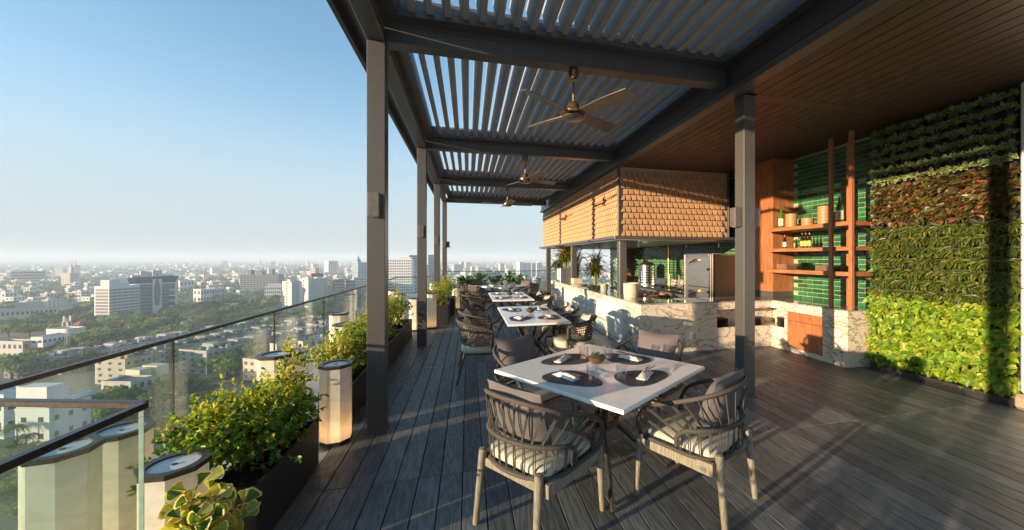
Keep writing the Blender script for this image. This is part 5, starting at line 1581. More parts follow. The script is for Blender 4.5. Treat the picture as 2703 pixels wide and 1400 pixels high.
def building(label, px, base, top, wl, wr, delta, col_, floors=0, nl=0, nr=0, name='building', wall='cwall', roofc=None, parapet=0.8, room=None, tanks=0, win='cwin', band=False, wf=(0.5, 0.45), sill=False, group=None, cat='building', maxd=60):
    """px/base: street corner nearest to us; wl, wr: widths of the two visible faces in the photograph"""
    X, Y, z, t = ground_at(px, base)
    k = 1000 * math.sqrt(1 + t * t) / z
    a = math.atan2(X, Y); de = R(delta)
    T = thing(name, label, cat, (X, Y, GZ), -a + de, group=group)
    if delta >= 0: w = wr / k / math.cos(de); d = wl / k / max(0.15, math.sin(de)); d = min(d, maxd); x0, x1 = 0, w
    else: w = wl / k / math.cos(de); d = min(maxd, wr / k / max(0.15, math.sin(-de))); x0, x1 = -w, 0
    h = (base - top) * z / 1000.0
    blk('wall', M[wall], T, x0, x1, 0, d, 0, h, col_)
    rc_ = roofc or tuple(0.62 * c for c in col_)
    blk('roof', M['croof'], T, x0 + 0.25, x1 - 0.25, 0.25, d - 0.25, h - 0.02, h + 0.03, rc_)
    if parapet:
        for q in ((x0 - .08, x1 + .08, -0.08, 0.17), (x0 - .08, x1 + .08, d - 0.17, d + 0.08), (x0 - 0.08, x0 + 0.17, 0.17, d - 0.17), (x1 - 0.17, x1 + 0.08, 0.17, d - 0.17)):
            blk('parapet', M[wall], T, q[0], q[1], q[2], q[3], h - 0.3, h + parapet, col_)
    if room:
        for (fx, fy, fw, fd, rh) in room:
            ax = x0 + (x1 - x0) * fx
            r_ = blk('roof_room', M[wall], T, ax, ax + (x1 - x0) * fw, d * fy, d * (fy + fd), h + 0.03, h + rh, tuple(0.9 * c for c in col_))
    for q in range(tanks):
        link('water_tank', TANK if random.random() < 0.6 else TANKW, T, (x0 + (x1 - x0) * random.uniform(0.12, 0.85), d * random.uniform(0.12, 0.85), h + 0.03), None, (1.5, 1.5, 1.6))
    if floors:
        fh = h / floors
        def face(n, L_, put):
            for f in range(floors):
                zz = f * fh + fh * 0.32
                if band: put('window_band', 0.02 * L_, 0.98 * L_, zz, zz + fh * wf[1])
                else:
                    st_ = L_ / n
                    for i in range(n):
                        sh_ = random.uniform(-0.06, 0.06) if sill else 0
                        put('window', (i + 0.5 + sh_ - wf[0] / 2) * st_, (i + 0.5 + sh_ + wf[0] / 2) * st_, zz, zz + fh * wf[1])
                        if sill: put('sunshade', (i + 0.45 + sh_ - wf[0] / 2) * st_, (i + 0.55 + sh_ + wf[0] / 2) * st_, zz + fh * wf[1] + 0.1, zz + fh * wf[1] + 0.22)
        if nr or (delta < 0 and nl):
            n = nr if delta >= 0 else nl
            face(n, x1 - x0, lambda nm, a_, b_, z0, z1: blk(nm, M[win] if nm != 'sunshade' else M[wall], T, x0 + a_, x0 + b_, -0.06 if nm != 'sunshade' else -0.5, 0.05, z0, z1, None if nm != 'sunshade' else col_))
        if delta >= 0 and nl: face(nl, d, lambda nm, a_, b_, z0, z1: blk(nm, M[win] if nm != 'sunshade' else M[wall], T, -0.06 if nm != 'sunshade' else -0.5, 0.05, a_, b_, z0, z1, None if nm != 'sunshade' else col_))
        if delta < 0 and nr: face(nr, d, lambda nm, a_, b_, z0, z1: blk(nm, M[win], T, -0.05, 0.06, a_, b_, z0, z1))
    return T, (x0, x1, d, h)

# --- white office block with a fine grid of windows
T, (x0, x1, d, h) = building('tall white office slab with gridded end wall and banded side', 288, 856, 759, 39, 88, 38, (0.66, 0.66, 0.66), room=((0.05, 0.1, 0.35, 0.6, 6.5), (0.42, 0.2, 0.3, 0.5, 3.5)), parapet=1.0)
for f in range(11):
    zz = f * h / 11.6 + 1.0
    blk('window_band', M['cwin'], T, 0.4, x1 - 0.3, -0.10, 0.05, zz, zz + h / 11.6 * 0.62)
    for i in range(13): blk('window', M['cwin'], T, -0.08, 0.05, d * (0.06 + 0.068 * i), d * (0.06 + 0.068 * i) + d * 0.045, zz, zz + h / 11.6 * 0.74)
for i in range(26): blk('mullion', M['cwall'], T, x1 * i / 26 + 0.5, x1 * i / 26 + 0.75, -0.2, -0.1, 0.5, h - 0.5, (0.62, 0.64, 0.66))
# --- dark glass tower with a flared crown and a white pointed fin
X, Y, z, t = ground_at(415, 834); kz = z / 1000.0; kx = z / 1000.0 / math.sqrt(1 + t * t)
T = thing('glass_tower', 'dark teal glass tower with flared crown and a white central fin', 'building', (X, Y, GZ), -math.atan2(X, Y) + R(6))
W = lambda p: (p - 409) * kx; Hh = lambda p: (834 - p) * kz
blk('curtain_wall', M['cglass'], T, W(338), W(457), 0, 18, 0, Hh(748))
for i in range(9): blk('floor_line', M['cwall'], T, W(337.5), W(457.5), -0.15, 0.0, Hh(828) + i * (Hh(756) - Hh(828)) / 8, Hh(828) + i * (Hh(756) - Hh(828)) / 8 + 0.3, (0.45, 0.5, 0.52))
for i in range(4): blk('balcony_band', M['cwall'], T, W(441), W(463), -0.9, 0.6, Hh(812) + i * 5.6, Hh(812) + i * 5.6 + 1.3, (0.6, 0.62, 0.63))
blk('end_fin', M['cwall'], T, W(457), W(465), -1.0, 17, 0, Hh(748), (0.55, 0.57, 0.58))
cr = MB(); a0, a1, b0, b1 = W(336), W(459), W(331), W(468)
cr.add([(a0, -0.6, Hh(747)), (a1, -0.6, Hh(747)), (a1, 18, Hh(747)), (a0, 18, Hh(747)), (b0, -2.6, Hh(731)), (b1, -2.6, Hh(729)), (b1, 20, Hh(729)), (b0, 20, Hh(731))],
       [(0, 3, 2, 1), (4, 5, 6, 7), (0, 1, 5, 4), (1, 2, 6, 5), (2, 3, 7, 6), (3, 0, 4, 7)])
cr.build('crown', M['cglass'], T)
blk('crown_soffit', M['cwall'], T, a0, a1, -0.8, 18, Hh(750), Hh(747) - 0.02, (0.6, 0.62, 0.63))
blk('roof_deck', M['cwall'], T, W(345), W(455), 2, 17, Hh(731), Hh(726), (0.5, 0.52, 0.52))
for (p0, p1, tp) in ((367, 385, 716), (388, 396, 719)): blk('plant_room', M['cwall'], T, W(p0), W(p1), 3, 9, Hh(731), Hh(tp), (0.48, 0.44, 0.38))
fn = blk('fin_tower', M['cwall'], T, W(396), W(421), -1.8, 4, 0, Hh(714), (0.60, 0.62, 0.64))
ln = MB(); pts = []
for i in range(13):
    u = i / 12; zz = Hh(806) + (Hh(718) - Hh(806)) * u
    ww = (W(417.5) - W(400)) / 2 * (math.sin(math.pi * min(1, 0.18 + 0.82 * u)) ** 0.8 if u > 0.0 else 0.55) * (1.0 if u < 0.45 else 1.0 - ((u - 0.45) / 0.55) ** 1.6)
    pts.append((ww, zz))
cx = W(408.5)
ln.add([(cx - w_, -1.9, zz) for w_, zz in pts] + [(cx + w_, -1.9, zz) for w_, zz in pts], [(i, 13 + i, 14 + i, i + 1) for i in range(12)])
ln.build('pointed_window', M['cglass'], T)
# --- other landmarks
building('wide dark grey concrete block on the skyline with roof huts', 735, 775, 727, 100, 16, -24, (0.20, 0.22, 0.235), 9, 12, 0, room=((0.15, 0.2, 0.1, 0.5, 9), (0.38, 0.2, 0.16, 0.5, 7), (0.72, 0.2, 0.08, 0.5, 10)), wf=(0.72, 0.6), maxd=22)
for (lab, px, b, tp, wl, wr, nl, nr, c) in (('nearer of two cream apartment slabs beside the railing, with one window column', 768, 826, 745, 23, 24, 1, 5, (0.66, 0.62, 0.56)), ('longer cream apartment slab behind the nearer one, with many balconies', 812, 812, 738, 22, 56, 1, 11, (0.68, 0.65, 0.60))):
    T, (x0, x1, d, h) = building(lab, px, b, tp, wl, wr, 36, c, 11, nl, nr, wf=(0.22, 0.42) if nl == 1 else (0.5, 0.5), room=((0.1, 0.2, 0.25, 0.4, 2.5), (0.55, 0.2, 0.25, 0.4, 2.2)))
    for i in range(nr):
        blk('balcony_stack', M['cwall'], T, x1 * (i + 0.08) / nr, x1 * (i + 0.42) / nr, -1.0, 0.0, 0, h, (0.6, 0.6, 0.6))
building('white arcaded office with a shaded roof terrace left of the cream slabs', 745, 796, 757, 46, 10, -12, WHITE, 4, 9, 0, room=((0.12, 0.2, 0.8, 0.5, 4),), maxd=15, wf=(0.6, 0.45))
building('pure white residential tower standing alone on the skyline', 867, 740, 690, 12, 26, 34, (0.72, 0.71, 0.70), 16, 4, 5, wf=(0.55, 0.35))
T, (x0, x1, d, h) = building('pale blue glass tower with a sharp spire beside the first column', 945, 770, 694, 15, 66, 30, (0.42, 0.48, 0.54), 16, 3, 9, win='cblue', wf=(0.8, 0.7))
sp = MB(); sp.add([(0.2, 0.2, h), (7, 0.2, h), (0.2, 5, h), (0.2, 0.2, h + 14)], [(0, 1, 3), (1, 2, 3), (2, 0, 3), (0, 2, 1)]); sp.build('spire', M['cblue'], T)
building('maroon rooftop block above the cream apartments', 823, 800, 724, 4, 31, 20, (0.22, 0.05, 0.06), 9, 0, 5)
building('grey hotel with a sign board behind the maroon block', 832, 748, 708, 14, 10, 40, (0.36, 0.34, 0.33), 7, 2, 2)
building('brown shop block right of the longer cream slab', 884, 806, 740, 6, 26, 20, (0.34, 0.26, 0.24), 8, 1, 4)
building('unfinished block wrapped in green netting near the railing', 912, 800, 742, 6, 26, 20, (0.20, 0.34, 0.34), 7, 1, 4, wf=(0.7, 0.6))
building('grey office block in front of the spire tower', 934, 792, 735, 4, 34, 15, (0.40, 0.42, 0.44), 8, 0, 5)
building('white hotel block with dark square windows between the first two columns', 1088, 790, 686, 64, 8, -10, (0.60, 0.63, 0.65), 15, 11, 0, room=((0.45, 0.1, 0.5, 0.5, 4),), wf=(0.6, 0.5), maxd=20)
building('brown ribbed tower behind the white hotel block', 1080, 778, 675, 4, 26, 14, (0.40, 0.30, 0.26), 20, 0, 4, band=True)
building('cream block with blue window bands beside the second column', 1086, 786, 706, 2, 20, 10, (0.62, 0.54, 0.42), 9, 0, 3, win='cblue', band=True)
building('blue glass office tower between the second and third columns', 1130, 770, 674, 4, 26, 16, (0.24, 0.38, 0.50), 18, 0, 5, win='cblue', wf=(0.85, 0.8))
building('white slab at the foot of the blue glass tower', 1121, 772, 700, 2, 12, 12, WHITE, 10, 0, 2)
for i, (px, b, tp, wl, wr, c) in enumerate(((1372, 742, 693, 10, 10, (0.70, 0.67, 0.63)), (1387, 741, 695, 4, 14, (0.62, 0.64, 0.66)), (1404, 741, 696, 2, 10, (0.36, 0.46, 0.56)), (1417, 741, 695, 2, 14, (0.6, 0.63, 0.66)))):
    building('white apartment tower in the cluster right of the far lanterns, %s from the left' % ('first', 'second', 'third', 'fourth')[i], px, b, tp, wl, wr, 30, c, 13, 2, 3, wf=(0.45, 0.4), group='tower cluster beyond the far railing')
building('white office with open balconies above the far railing', 1198, 728, 699, 6, 24, 30, WHITE, 6, 2, 5, wf=(0.6, 0.5))
building('hazy pale slab tower behind the white office, far off', 1216, 714, 692, 4, 10, 30, (0.6, 0.6, 0.6), 8, 1, 3)
building('hazy pale twin slab tower far off beyond the railing', 1230, 712, 693, 4, 14, 30, (0.6, 0.6, 0.6), 8, 1, 3)
building('pink apartment building seen through the far glass railing', 1290, 776, 720, 24, 14, 48, (0.66, 0.50, 0.46), 6, 3, 2, room=((0.5, 0.1, 0.4, 0.4, 4),))
building('peach block joined to the right of the pink apartments', 1304, 772, 718, 3, 18, 18, (0.62, 0.46, 0.42), 6, 0, 2)
building('small white gridded office behind the left lady palm', 1229, 762, 729, 3, 14, 15, WHITE, 5, 0, 4)
building('small beige towers left of the pink building on the far hill', 1262, 722, 705, 6, 8, 36, (0.58, 0.50, 0.42), 5, 2, 2)
building('pair-topped beige tower on the far hill behind the railing', 1246, 724, 704, 5, 7, 36, (0.6, 0.55, 0.5), 5, 2, 2)
T, (x0, x1, d, h) = building('long beige stepped block at the far left skyline', 120, 752, 716, 88, 2, -6, (0.46, 0.42, 0.33), 5, 12, 0, band=True, maxd=40)
building('pale beige hotel block with a domed stair tower on the left skyline', 185, 762, 722, 24, 26, 40, (0.52, 0.48, 0.40), 9, 5, 6, room=((0.3, 0.2, 0.3, 0.4, 12), (0.4, 0.3, 0.12, 0.2, 18)))
building('long low cream office hall among the trees at far left', 152, 852, 812, 190, 8, -12, (0.50, 0.47, 0.40), 2, 16, 0, room=((0.42, 0.2, 0.3, 0.5, 6),), maxd=26, wf=(0.5, 0.4))
T, (x0, x1, d, h) = building('white two-storey school block with a red terrace roof below the mast', 113, 948, 893, 32, 78, 40, (0.64, 0.64, 0.63), 3, 2, 6, roofc=(0.40, 0.20, 0.17), wf=(0.6, 0.35))
building('low grey wing left of the white school block', 60, 952, 905, 70, 36, 30, (0.42, 0.43, 0.42), 2, 5, 2, roofc=(0.42, 0.24, 0.20))
T, (x0, x1, d, h) = building('long white roofed hall behind the school block', 178, 905, 872, 56, 50, 35, (0.66, 0.66, 0.64), 1, 8, 5, wf=(0.7, 0.3))
T, (x0, x1, d, h) = building('white stair turret with a red hipped roof', 210, 893, 858, 16, 16, 42, (0.70, 0.68, 0.66), 2, 1, 1, parapet=0)
rf = MB(); rf.add([(-0.6, -0.6, h), (x1 + .6, -0.6, h), (x1 + .6, d + .6, h), (-.6, d + .6, h), (x1 / 2, d / 2, h + 2.4)], [(0, 1, 4), (1, 2, 4), (2, 3, 4), (3, 0, 4), (3, 2, 1, 0)]); rf.build('hipped_roof', mat('red_tile', (0.36, 0.10, 0.08), 0.8, scale=1), T)
building('dark red roofed shed strip among the trees', 300, 882, 866, 40, 40, 40, (0.5, 0.4, 0.36), 1, 5, 5, roofc=(0.36, 0.14, 0.12))
for i, (px, b, tp, wl, wr, c, lab) in enumerate((
        (475, 775, 742, 4, 40, (0.66, 0.65, 0.62), 'low white block just right of the glass tower'), (530, 800, 765, 20, 30, (0.66, 0.60, 0.54), 'cream flat-roofed house above the park trees'), (567, 796, 762, 14, 26, (0.42, 0.50, 0.54), 'blue grey glazed office with a white end above the park trees'),
        (605, 782, 760, 8, 12, (0.68, 0.64, 0.60), 'small white house with pinkish side right of the glazed office'), (588, 826, 806, 6, 44, (0.68, 0.68, 0.66), 'plain white shed wall with three roof canopies'), (632, 790, 768, 8, 16, (0.6, 0.62, 0.62), 'pale blue house beside the round green tree'),
        (560, 762, 745, 14, 18, (0.66, 0.62, 0.58), 'white stepped house on the rise below the haze'), (640, 760, 744, 8, 10, (0.66, 0.66, 0.64), 'tiny white gabled house near the dark block'), (585, 764, 750, 6, 8, (0.50, 0.38, 0.20), 'ochre house among the far trees'))):
    building(lab, px, b, tp, wl, wr, 32, c, 2, 2 if wl > 6 else 0, 4, tanks=1)

# --- weathered apartment rows and roofs close below the railing
rows = [(160, 990), (225, 978), (292, 966), (352, 950), (415, 938), (470, 928), (532, 914), (590, 903), (650, 893), (705, 880),
        (395, 992), (455, 978), (512, 966), (566, 952), (622, 936), (690, 925), (745, 908), (810, 890),
        (330, 1018), (545, 990), (600, 978), (665, 962), (735, 948), (800, 930), (860, 905), (905, 880)]
where = ['first', 'second', 'third', 'fourth', 'fifth', 'sixth', 'seventh', 'eighth', 'ninth', 'tenth']
for i, (px, b) in enumerate(rows):
    row = 0 if i < 10 else (1 if i < 18 else 2)
    idx = i if row == 0 else (i - 10 if row == 1 else i - 18)
    z = 60000.0 / (b - 681); hpx = (8.5 if i < 10 else 11.5) * 1000 / z
    c = random.choice([(0.46, 0.45, 0.41), (0.52, 0.49, 0.42), (0.42, 0.43, 0.42), (0.56, 0.53, 0.45), (0.48, 0.45, 0.38)])
    nm = ('back', 'middle', 'front')[row]
    T, (x0, x1, d, h) = building('stained four-storey flats with cluttered roof, %s from the left in the %s row' % (where[idx], nm), px, b, b - hpx, 11 * 1000 / z * 1.3, 16 * 1000 / z * 1.3, 34, c, 4, 3, 6, wall='cgrime', tanks=7, room=((random.uniform(0.05, 0.6), 0.3, 0.25, 0.4, 2.6),), wf=(0.30, 0.36), sill=True, group='weathered apartment rows below the railing', name='apartment_block')
    for q in range(16):
        ax, ay = x1 * random.uniform(0.02, 0.9), d * random.uniform(0.05, 0.8)
        blk('roof_hut', M['cgrime'], T, ax, ax + random.uniform(0.6, 2.6), ay, ay + random.uniform(0.6, 2), h, h + random.uniform(0.5, 2.4), random.choice([(0.3, 0.28, 0.26), (0.5, 0.45, 0.38), (0.16, 0.17, 0.19), (0.10, 0.11, 0.12), (0.45, 0.28, 0.2), (0.12, 0.22, 0.32), (0.55, 0.54, 0.5)]))
    for q in range(2): blk('stair_shaft', M['cgrime'], T, x1 * (0.28 + 0.4 * q), x1 * (0.28 + 0.4 * q) + 1.6, -0.7, 0.0, 0, h + 0.5, tuple(0.8 * v for v in c))
# long tin roofs of the hutments
for i, (px, b, wl, wr) in enumerate(((120, 985, 40, 70), (190, 962, 40, 60), (262, 945, 40, 56), (330, 930, 30, 50), (60, 1000, 50, 50), (400, 915, 30, 44))):
    T, (x0, x1, d, h) = building('low row of tin-roofed huts under the railing line, %s from the left' % ('second', 'third', 'fourth', 'fifth', 'first', 'sixth')[i], px, b, b - 5.0 * (b - 681) / 60, wl, wr, 30, (0.30, 0.26, 0.24), 2, 4, 6, wall='cgrime', roofc=random.choice([(0.42, 0.40, 0.37), (0.34, 0.31, 0.28)]), parapet=0, name='hut_row', group='tin-roofed hut rows', cat='hut')
    for q in range(9):
        ax, ay = x1 * random.uniform(0.02, 0.88), d * random.uniform(0.02, 0.85)
        blk('roof_hut', M['cgrime'], T, ax, ax + random.uniform(1, 3), ay, ay + random.uniform(1, 2.5), h, h + random.uniform(0.5, 1.8), random.choice([(0.3, 0.28, 0.26), (0.55, 0.5, 0.44), (0.2, 0.21, 0.23), (0.4, 0.2, 0.15), (0.5, 0.52, 0.5)]))
# cream villa, stained white workshop, pale house nearest
T, (x0, x1, d, h) = building('cream modern villa with two overhanging boxes seen through the glass', 372, 1035, 1002, 30, 60, 34, (0.64, 0.55, 0.38), 1, 1, 2, parapet=0.3)
blk('upper_box', M['cwall'], T, -1.5, x1 * 0.34, -1.5, d, h + 0.04, h + 4.6, (0.66, 0.57, 0.40)); blk('upper_box', M['cwall'], T, x1 * 0.55, x1 + 1.0, -2.0, d, h + 0.04, h + 4.8, (0.66, 0.58, 0.42))
building('stained white workshop with a dark felt roof seen through the glass', 345, 1068, 1012, 78, 62, 40, (0.62, 0.60, 0.57), 2, 3, 3, wall='cgrime', roofc=(0.16, 0.17, 0.17))
T, (x0, x1, d, h) = building('pale blue house with stepped white roofs, nearest below the glass at left', 130, 1215, 1085, 90, 120, 38, (0.60, 0.63, 0.64), 3, 2, 3, wf=(0.3, 0.3))
blk('upper_storey', M['cwall'], T, x1 * 0.02, x1 * 0.42, d * 0.1, d, h + 0.04, h + 7.0, (0.64, 0.65, 0.66)); blk('stair_tower', M['cwall'], T, x1 * 0.43, x1 * 0.75, d * 0.4, d, h + 0.04, h + 5.0, (0.60, 0.63, 0.66))
blk('canopy', M['croof'], T, x1 * 0.45, x1 * 1.25, -1.0, d * 0.38, h + 1.6, h + 1.75, (0.55, 0.58, 0.60))
for q in range(2):
    ac = blk('air_conditioner', M['cwall'], T, 0.6 + 1.5 * q, 1.6 + 1.5 * q, -0.2, 0.5, h + 0.9, h + 1.7, (0.6, 0.6, 0.58))
building('white metal-roofed hall beside the pale blue house at the left edge', 10, 1160, 1048, 60, 90, 25, (0.58, 0.60, 0.60), 2, 2, 2, roofc=(0.60, 0.64, 0.66))
building('shed with a bright blue roof beyond the shrubs', 402, 1118, 1096, 10, 70, 25, (0.4, 0.42, 0.44), 0, 0, 0, roofc=(0.06, 0.20, 0.50), parapet=0)
building('grey flat-roofed building behind the tall lanterns, through the glass', 690, 1010, 955, 50, 110, 35, (0.50, 0.46, 0.38), 3, 3, 5, tanks=2)
building('cream apartment house with a tall blank stair wall, through the glass', 730, 985, 912, 18, 60, 34, (0.58, 0.53, 0.42), 4, 0, 4, tanks=1)
building('white terrace building behind the lanterns near the first column', 800, 960, 905, 30, 90, 32, (0.60, 0.57, 0.50), 3, 2, 5, tanks=2)
building('long green-roofed depot seen through the glass', 760, 884, 868, 10, 120, 12, (0.24, 0.34, 0.36), 1, 0, 10, roofc=(0.16, 0.28, 0.30), parapet=0)

# --- telecom mast
X, Y, z, t = ground_at(177, 948)
mt = thing('telecom_mast', 'thin lattice telecom mast with antenna panels above the school block', 'mast', (X, Y, GZ))
hh = 108 * z / 1000
lat = MB()
for (a, b_) in ((-.9, -.9), (.9, -.9), (.9, .9), (-.9, .9)): lat.tube([(a, b_, 0), (a * 0.35, b_ * 0.35, hh)], 0.09, 4, False)
for i in range(14):
    s0, s1 = 0.9 * (1 - 0.65 * i / 14), 0.9 * (1 - 0.65 * (i + 1) / 14); z0, z1 = hh * i / 14, hh * (i + 1) / 14
    lat.tube([(-s0, -s0, z0), (s1, -s1, z1)], 0.05, 4, False); lat.tube([(s0, -s0, z0), (-s1, -s1, z1)], 0.05, 4, False); lat.tube([(-s0, -s0, z0), (-s1, s1, z1)], 0.05, 4, False)
lat.build('lattice', mat('mast_red', (0.30, 0.12, 0.09), 0.6, scale=0.4, c2=(0.5, 0.48, 0.45)), mt)
for k in range(8):
    a = k * 0.785; zz = hh * (0.80 if k % 2 else 0.92)
    blk('antenna', M['cwall'], mt, math.cos(a) * 1.6 - 0.25, math.cos(a) * 1.6 + 0.25, math.sin(a) * 1.6 - 0.15, math.sin(a) * 1.6 + 0.15, zz, zz + 3.2, (0.62, 0.6, 0.56))

# ---------------------------------------------------------------- trees
def crown_mesh(seed, n=900, flat=0.62, lobes=16, pal=None):
    r_ = np.random.default_rng(seed)
    dl = r_.normal(size=(lobes, 3)); dl[:, 2] = np.abs(dl[:, 2]) * 0.8 + 0.05; dl /= np.linalg.norm(dl, axis=1, keepdims=True)
    ctr = dl * r_.uniform(0.45, 0.75, (lobes, 1)) * np.array([[1, 1, flat]]); ctr[:, 2] += 0.15
    rad = r_.uniform(0.24, 0.42, lobes)
    li = r_.integers(0, lobes, n)
    d_ = r_.normal(size=(n, 3)); d_[:, 2] += 0.25; d_ /= np.linalg.norm(d_, axis=1, keepdims=True)
    p = ctr[li] + d_ * rad[li][:, None] * r_.uniform(0.75, 1.1, (n, 1)) * np.array([[1, 1, 0.8]])
    dirs = r_.normal(size=(n, 3)) + d_ * 0.6; ups = d_ + 0.5 * r_.normal(size=(n, 3))
    L_ = r_.uniform(0.11, 0.2, n)
    pal = np.array(pal or [(0.07, 0.135, 0.034), (0.085, 0.16, 0.038), (0.05, 0.105, 0.03), (0.11, 0.185, 0.045)])
    lc = pal[r_.integers(0, len(pal), lobes)] * r_.uniform(0.8, 1.25, (lobes, 1))
    cols = lc[li] * r_.uniform(0.75, 1.3, (n, 1))
    o = leaf_obj('crown', M['tree_leaf'], None, leaf_arrays(p - dirs / np.linalg.norm(dirs, axis=1, keepdims=True) * (L_[:, None] * 0.5), dirs, ups, L_, L_ * 0.8, cols, 'ovate', 0.15, 0.1), False)
    me = o.data; bpy.data.objects.remove(o)
    return me
CROWNS = [crown_mesh(s, 900, f, lb) for s, f, lb in ((1, 0.62, 16), (2, 0.5, 20), (3, 0.75, 13), (4, 0.6, 18))]
PALE = [crown_mesh(11, 800, 0.65, 15, [(0.15, 0.22, 0.05), (0.19, 0.24, 0.06), (0.12, 0.19, 0.045)]), crown_mesh(12, 800, 0.6, 16, [(0.12, 0.21, 0.045), (0.16, 0.235, 0.055)])]
RUSTY = [crown_mesh(13, 800, 0.5, 17, [(0.20, 0.12, 0.06), (0.17, 0.12, 0.05), (0.14, 0.12, 0.045)])]
def trunk_mesh():
    b = MB(); b.tube([(0, 0, 0), (0.02, 0.01, 0.35), (0.0, 0, 0.75)], [0.06, 0.045, 0.02], 7, False)
    for k in range(5):
        a = k * 1.257 + 0.3; b.tube([(0.01, 0, 0.32 + 0.05 * k), (math.cos(a) * 0.25, math.sin(a) * 0.25, 0.62 + 0.04 * k), (math.cos(a) * 0.45, math.sin(a) * 0.45, 0.82)], [0.03, 0.018, 0.006], 5, False)
    return b.mesh('trunk', M['trunk'], True)
TRK = trunk_mesh()
ORD = lambda i: '%d%s' % (i, 'th' if 10 <= i % 100 <= 20 else {1: 'st', 2: 'nd', 3: 'rd'}.get(i % 10, 'th'))
def tree(px, base, hm, wm, kind, label, group):
    X, Y, z, t = ground_at(px, base)
    T = thing('tree', label, 'tree', (X, Y, GZ), random.random() * 6.28, group=group)
    link('trunk', TRK, T, None, None, (hm * 0.8, hm * 0.8, hm * 0.75))
    me = random.choice({'g': CROWNS, 'p': PALE, 'r': RUSTY}[kind])
    link('crown', me, T, (0, 0, hm * 0.42), None, (wm / 2, wm / 2, hm * 0.62))
def grove(spec, where_, group, n, hr, wr_, pale=0.15, rust=0.03):
    """n trees with bases inside a photograph box, back to front, kept apart"""
    x0, x1, y0, y1 = spec; pts = []
    tries = 0
    while len(pts) < n and tries < 6000:
        tries += 1
        px = random.uniform(x0, x1); f = random.random()
        py = y0(px) + (y1(px) - y0(px)) * f if callable(y0) else y0 + (y1 - y0) * f
        X, Y, z, t = ground_at(px, py)
        if all((X - a) ** 2 + (Y - b) ** 2 > (wr_[0] * 0.55) ** 2 for a, b, *_ in pts): pts.append((X, Y, px, py))
    pts.sort(key=lambda q: q[2])
    for i, (X, Y, px, py) in enumerate(pts):
        k = random.random(); kind = 'p' if k < pale else ('r' if k > 1 - rust else 'g')
        tone = {'g': 'dark green', 'p': 'pale green', 'r': 'rust tinged'}[kind]
        tree(px, py, random.uniform(*hr), random.uniform(*wr_), kind, '%s tree %s, %s from the left' % (tone, where_, ORD(i + 1)), group)
grove((0, 245, 842, 895), 'in the wood left of the white office slab', 'trees left of the office slab', 30, (9, 13), (13, 18), 0.2, 0.06)
grove((270, 560, 846, 898), 'in the park below the glass tower', 'park trees below the glass tower', 36, (10, 14), (13, 20), 0.2, 0.05)
grove((430, 720, 812, 850), 'in the upper park right of the glass tower', 'upper park trees', 34, (10, 15), (14, 22), 0.22, 0.10)
grove((560, 800, 850, 892), 'in the park along the railing line', 'park trees along the railing', 24, (9, 13), (12, 18), 0.2, 0.03)
grove((210, 560, 896, 922), 'in the row just behind the hut roofs', 'trees behind the hut roofs', 16, (10, 13), (12, 16), 0.2)
grove((90, 420, 925, 1000), 'between the stained flats and huts, left half', 'trees among the flats', 18, (8, 12), (8, 13), 0.3)
grove((420, 900, 905, 1010), 'between the stained flats, right half', 'trees among the flats', 30, (8, 13), (9, 14), 0.3)
grove((280, 560, 1040, 1140), 'in the gardens below the cream villa', 'garden trees below the villa', 16, (7, 10), (9, 13), 0.35)
grove((0, 300, 1180, 1390), 'in the gardens low behind the nearest glass', 'garden trees below the nearest glass', 20, (6, 9), (8, 12), 0.35)
grove((600, 760, 800, 815), 'behind the park near the cream slabs', 'trees near the cream slabs', 8, (12, 16), (14, 20), 0.1, 0.06)
grove((800, 1000, 815, 880), 'below the cream slabs, seen through the glass', 'trees seen through the railing glass', 14, (9, 13), (12, 18), 0.25)
grove((1010, 1200, 775, 830), 'below the white hotel, between the columns', 'trees between the columns', 14, (10, 14), (14, 20), 0.3)
grove((1180, 1440, 752, 800), 'on the slope beyond the far railing', 'trees beyond the far railing', 18, (10, 14), (14, 22), 0.25)
for (px, b, hm, wm, kd, lab) in ((30, 1002, 15, 19, 'p', 'large bright green tree at the left edge above the railing'), (62, 1008, 11, 12, 'g', 'dark half of the tree pair at the left edge'), (92, 935, 9, 9, 'g', 'small dark tree in front of the red terrace roof'),
        (185, 962, 9, 11, 'g', 'dark tree at the foot of the telecom mast'), (235, 925, 10, 13, 'g', 'spreading tree right of the telecom mast'), (268, 950, 9, 11, 'g', 'round tree in front of the hut roofs'), (600, 838, 12, 17, 'p', 'round fresh green tree beside the white shed'),
        (668, 968, 15, 16, 'g', 'tall tree seen through the glass beside the grey flats'), (640, 985, 11, 12, 'p', 'pale tree before the tall one seen through the glass'), (300, 1115, 9, 11, 'p', 'bright round bush through the nearest glass corner'), (430, 1085, 11, 18, 'g', 'broad dark tree below the cream villa'),
        (500, 1070, 11, 16, 'g', 'broad tree right of the cream villa, behind the shrubs'), (520, 1040, 8, 12, 'p', 'pale tree just above the nearest shrub'), (385, 1130, 9, 12, 'g', 'dark tree right of the nearest glass corner'), (200, 1245, 9, 14, 'g', 'bushy tree at the foot of the pale blue house'),
        (120, 1290, 8, 13, 'p', 'pale bushy tree low behind the nearest glass'), (262, 1215, 8, 12, 'g', 'green tree right of the pale blue house'), (30, 1260, 9, 12, 'g', 'dark tree low at the left edge behind the glass'), (320, 1170, 9, 13, 'g', 'leafy tree between the nearest rails'),
        (848, 822, 13, 14, 'g', 'round dark tree in front of the longer cream slab'), (800, 836, 9, 12, 'p', 'bright bush at the foot of the cream slabs'), (762, 850, 8, 10, 'g', 'small dark tree under the nearer cream slab')):
    tree(px, b, hm, wm, kd, lab, None)
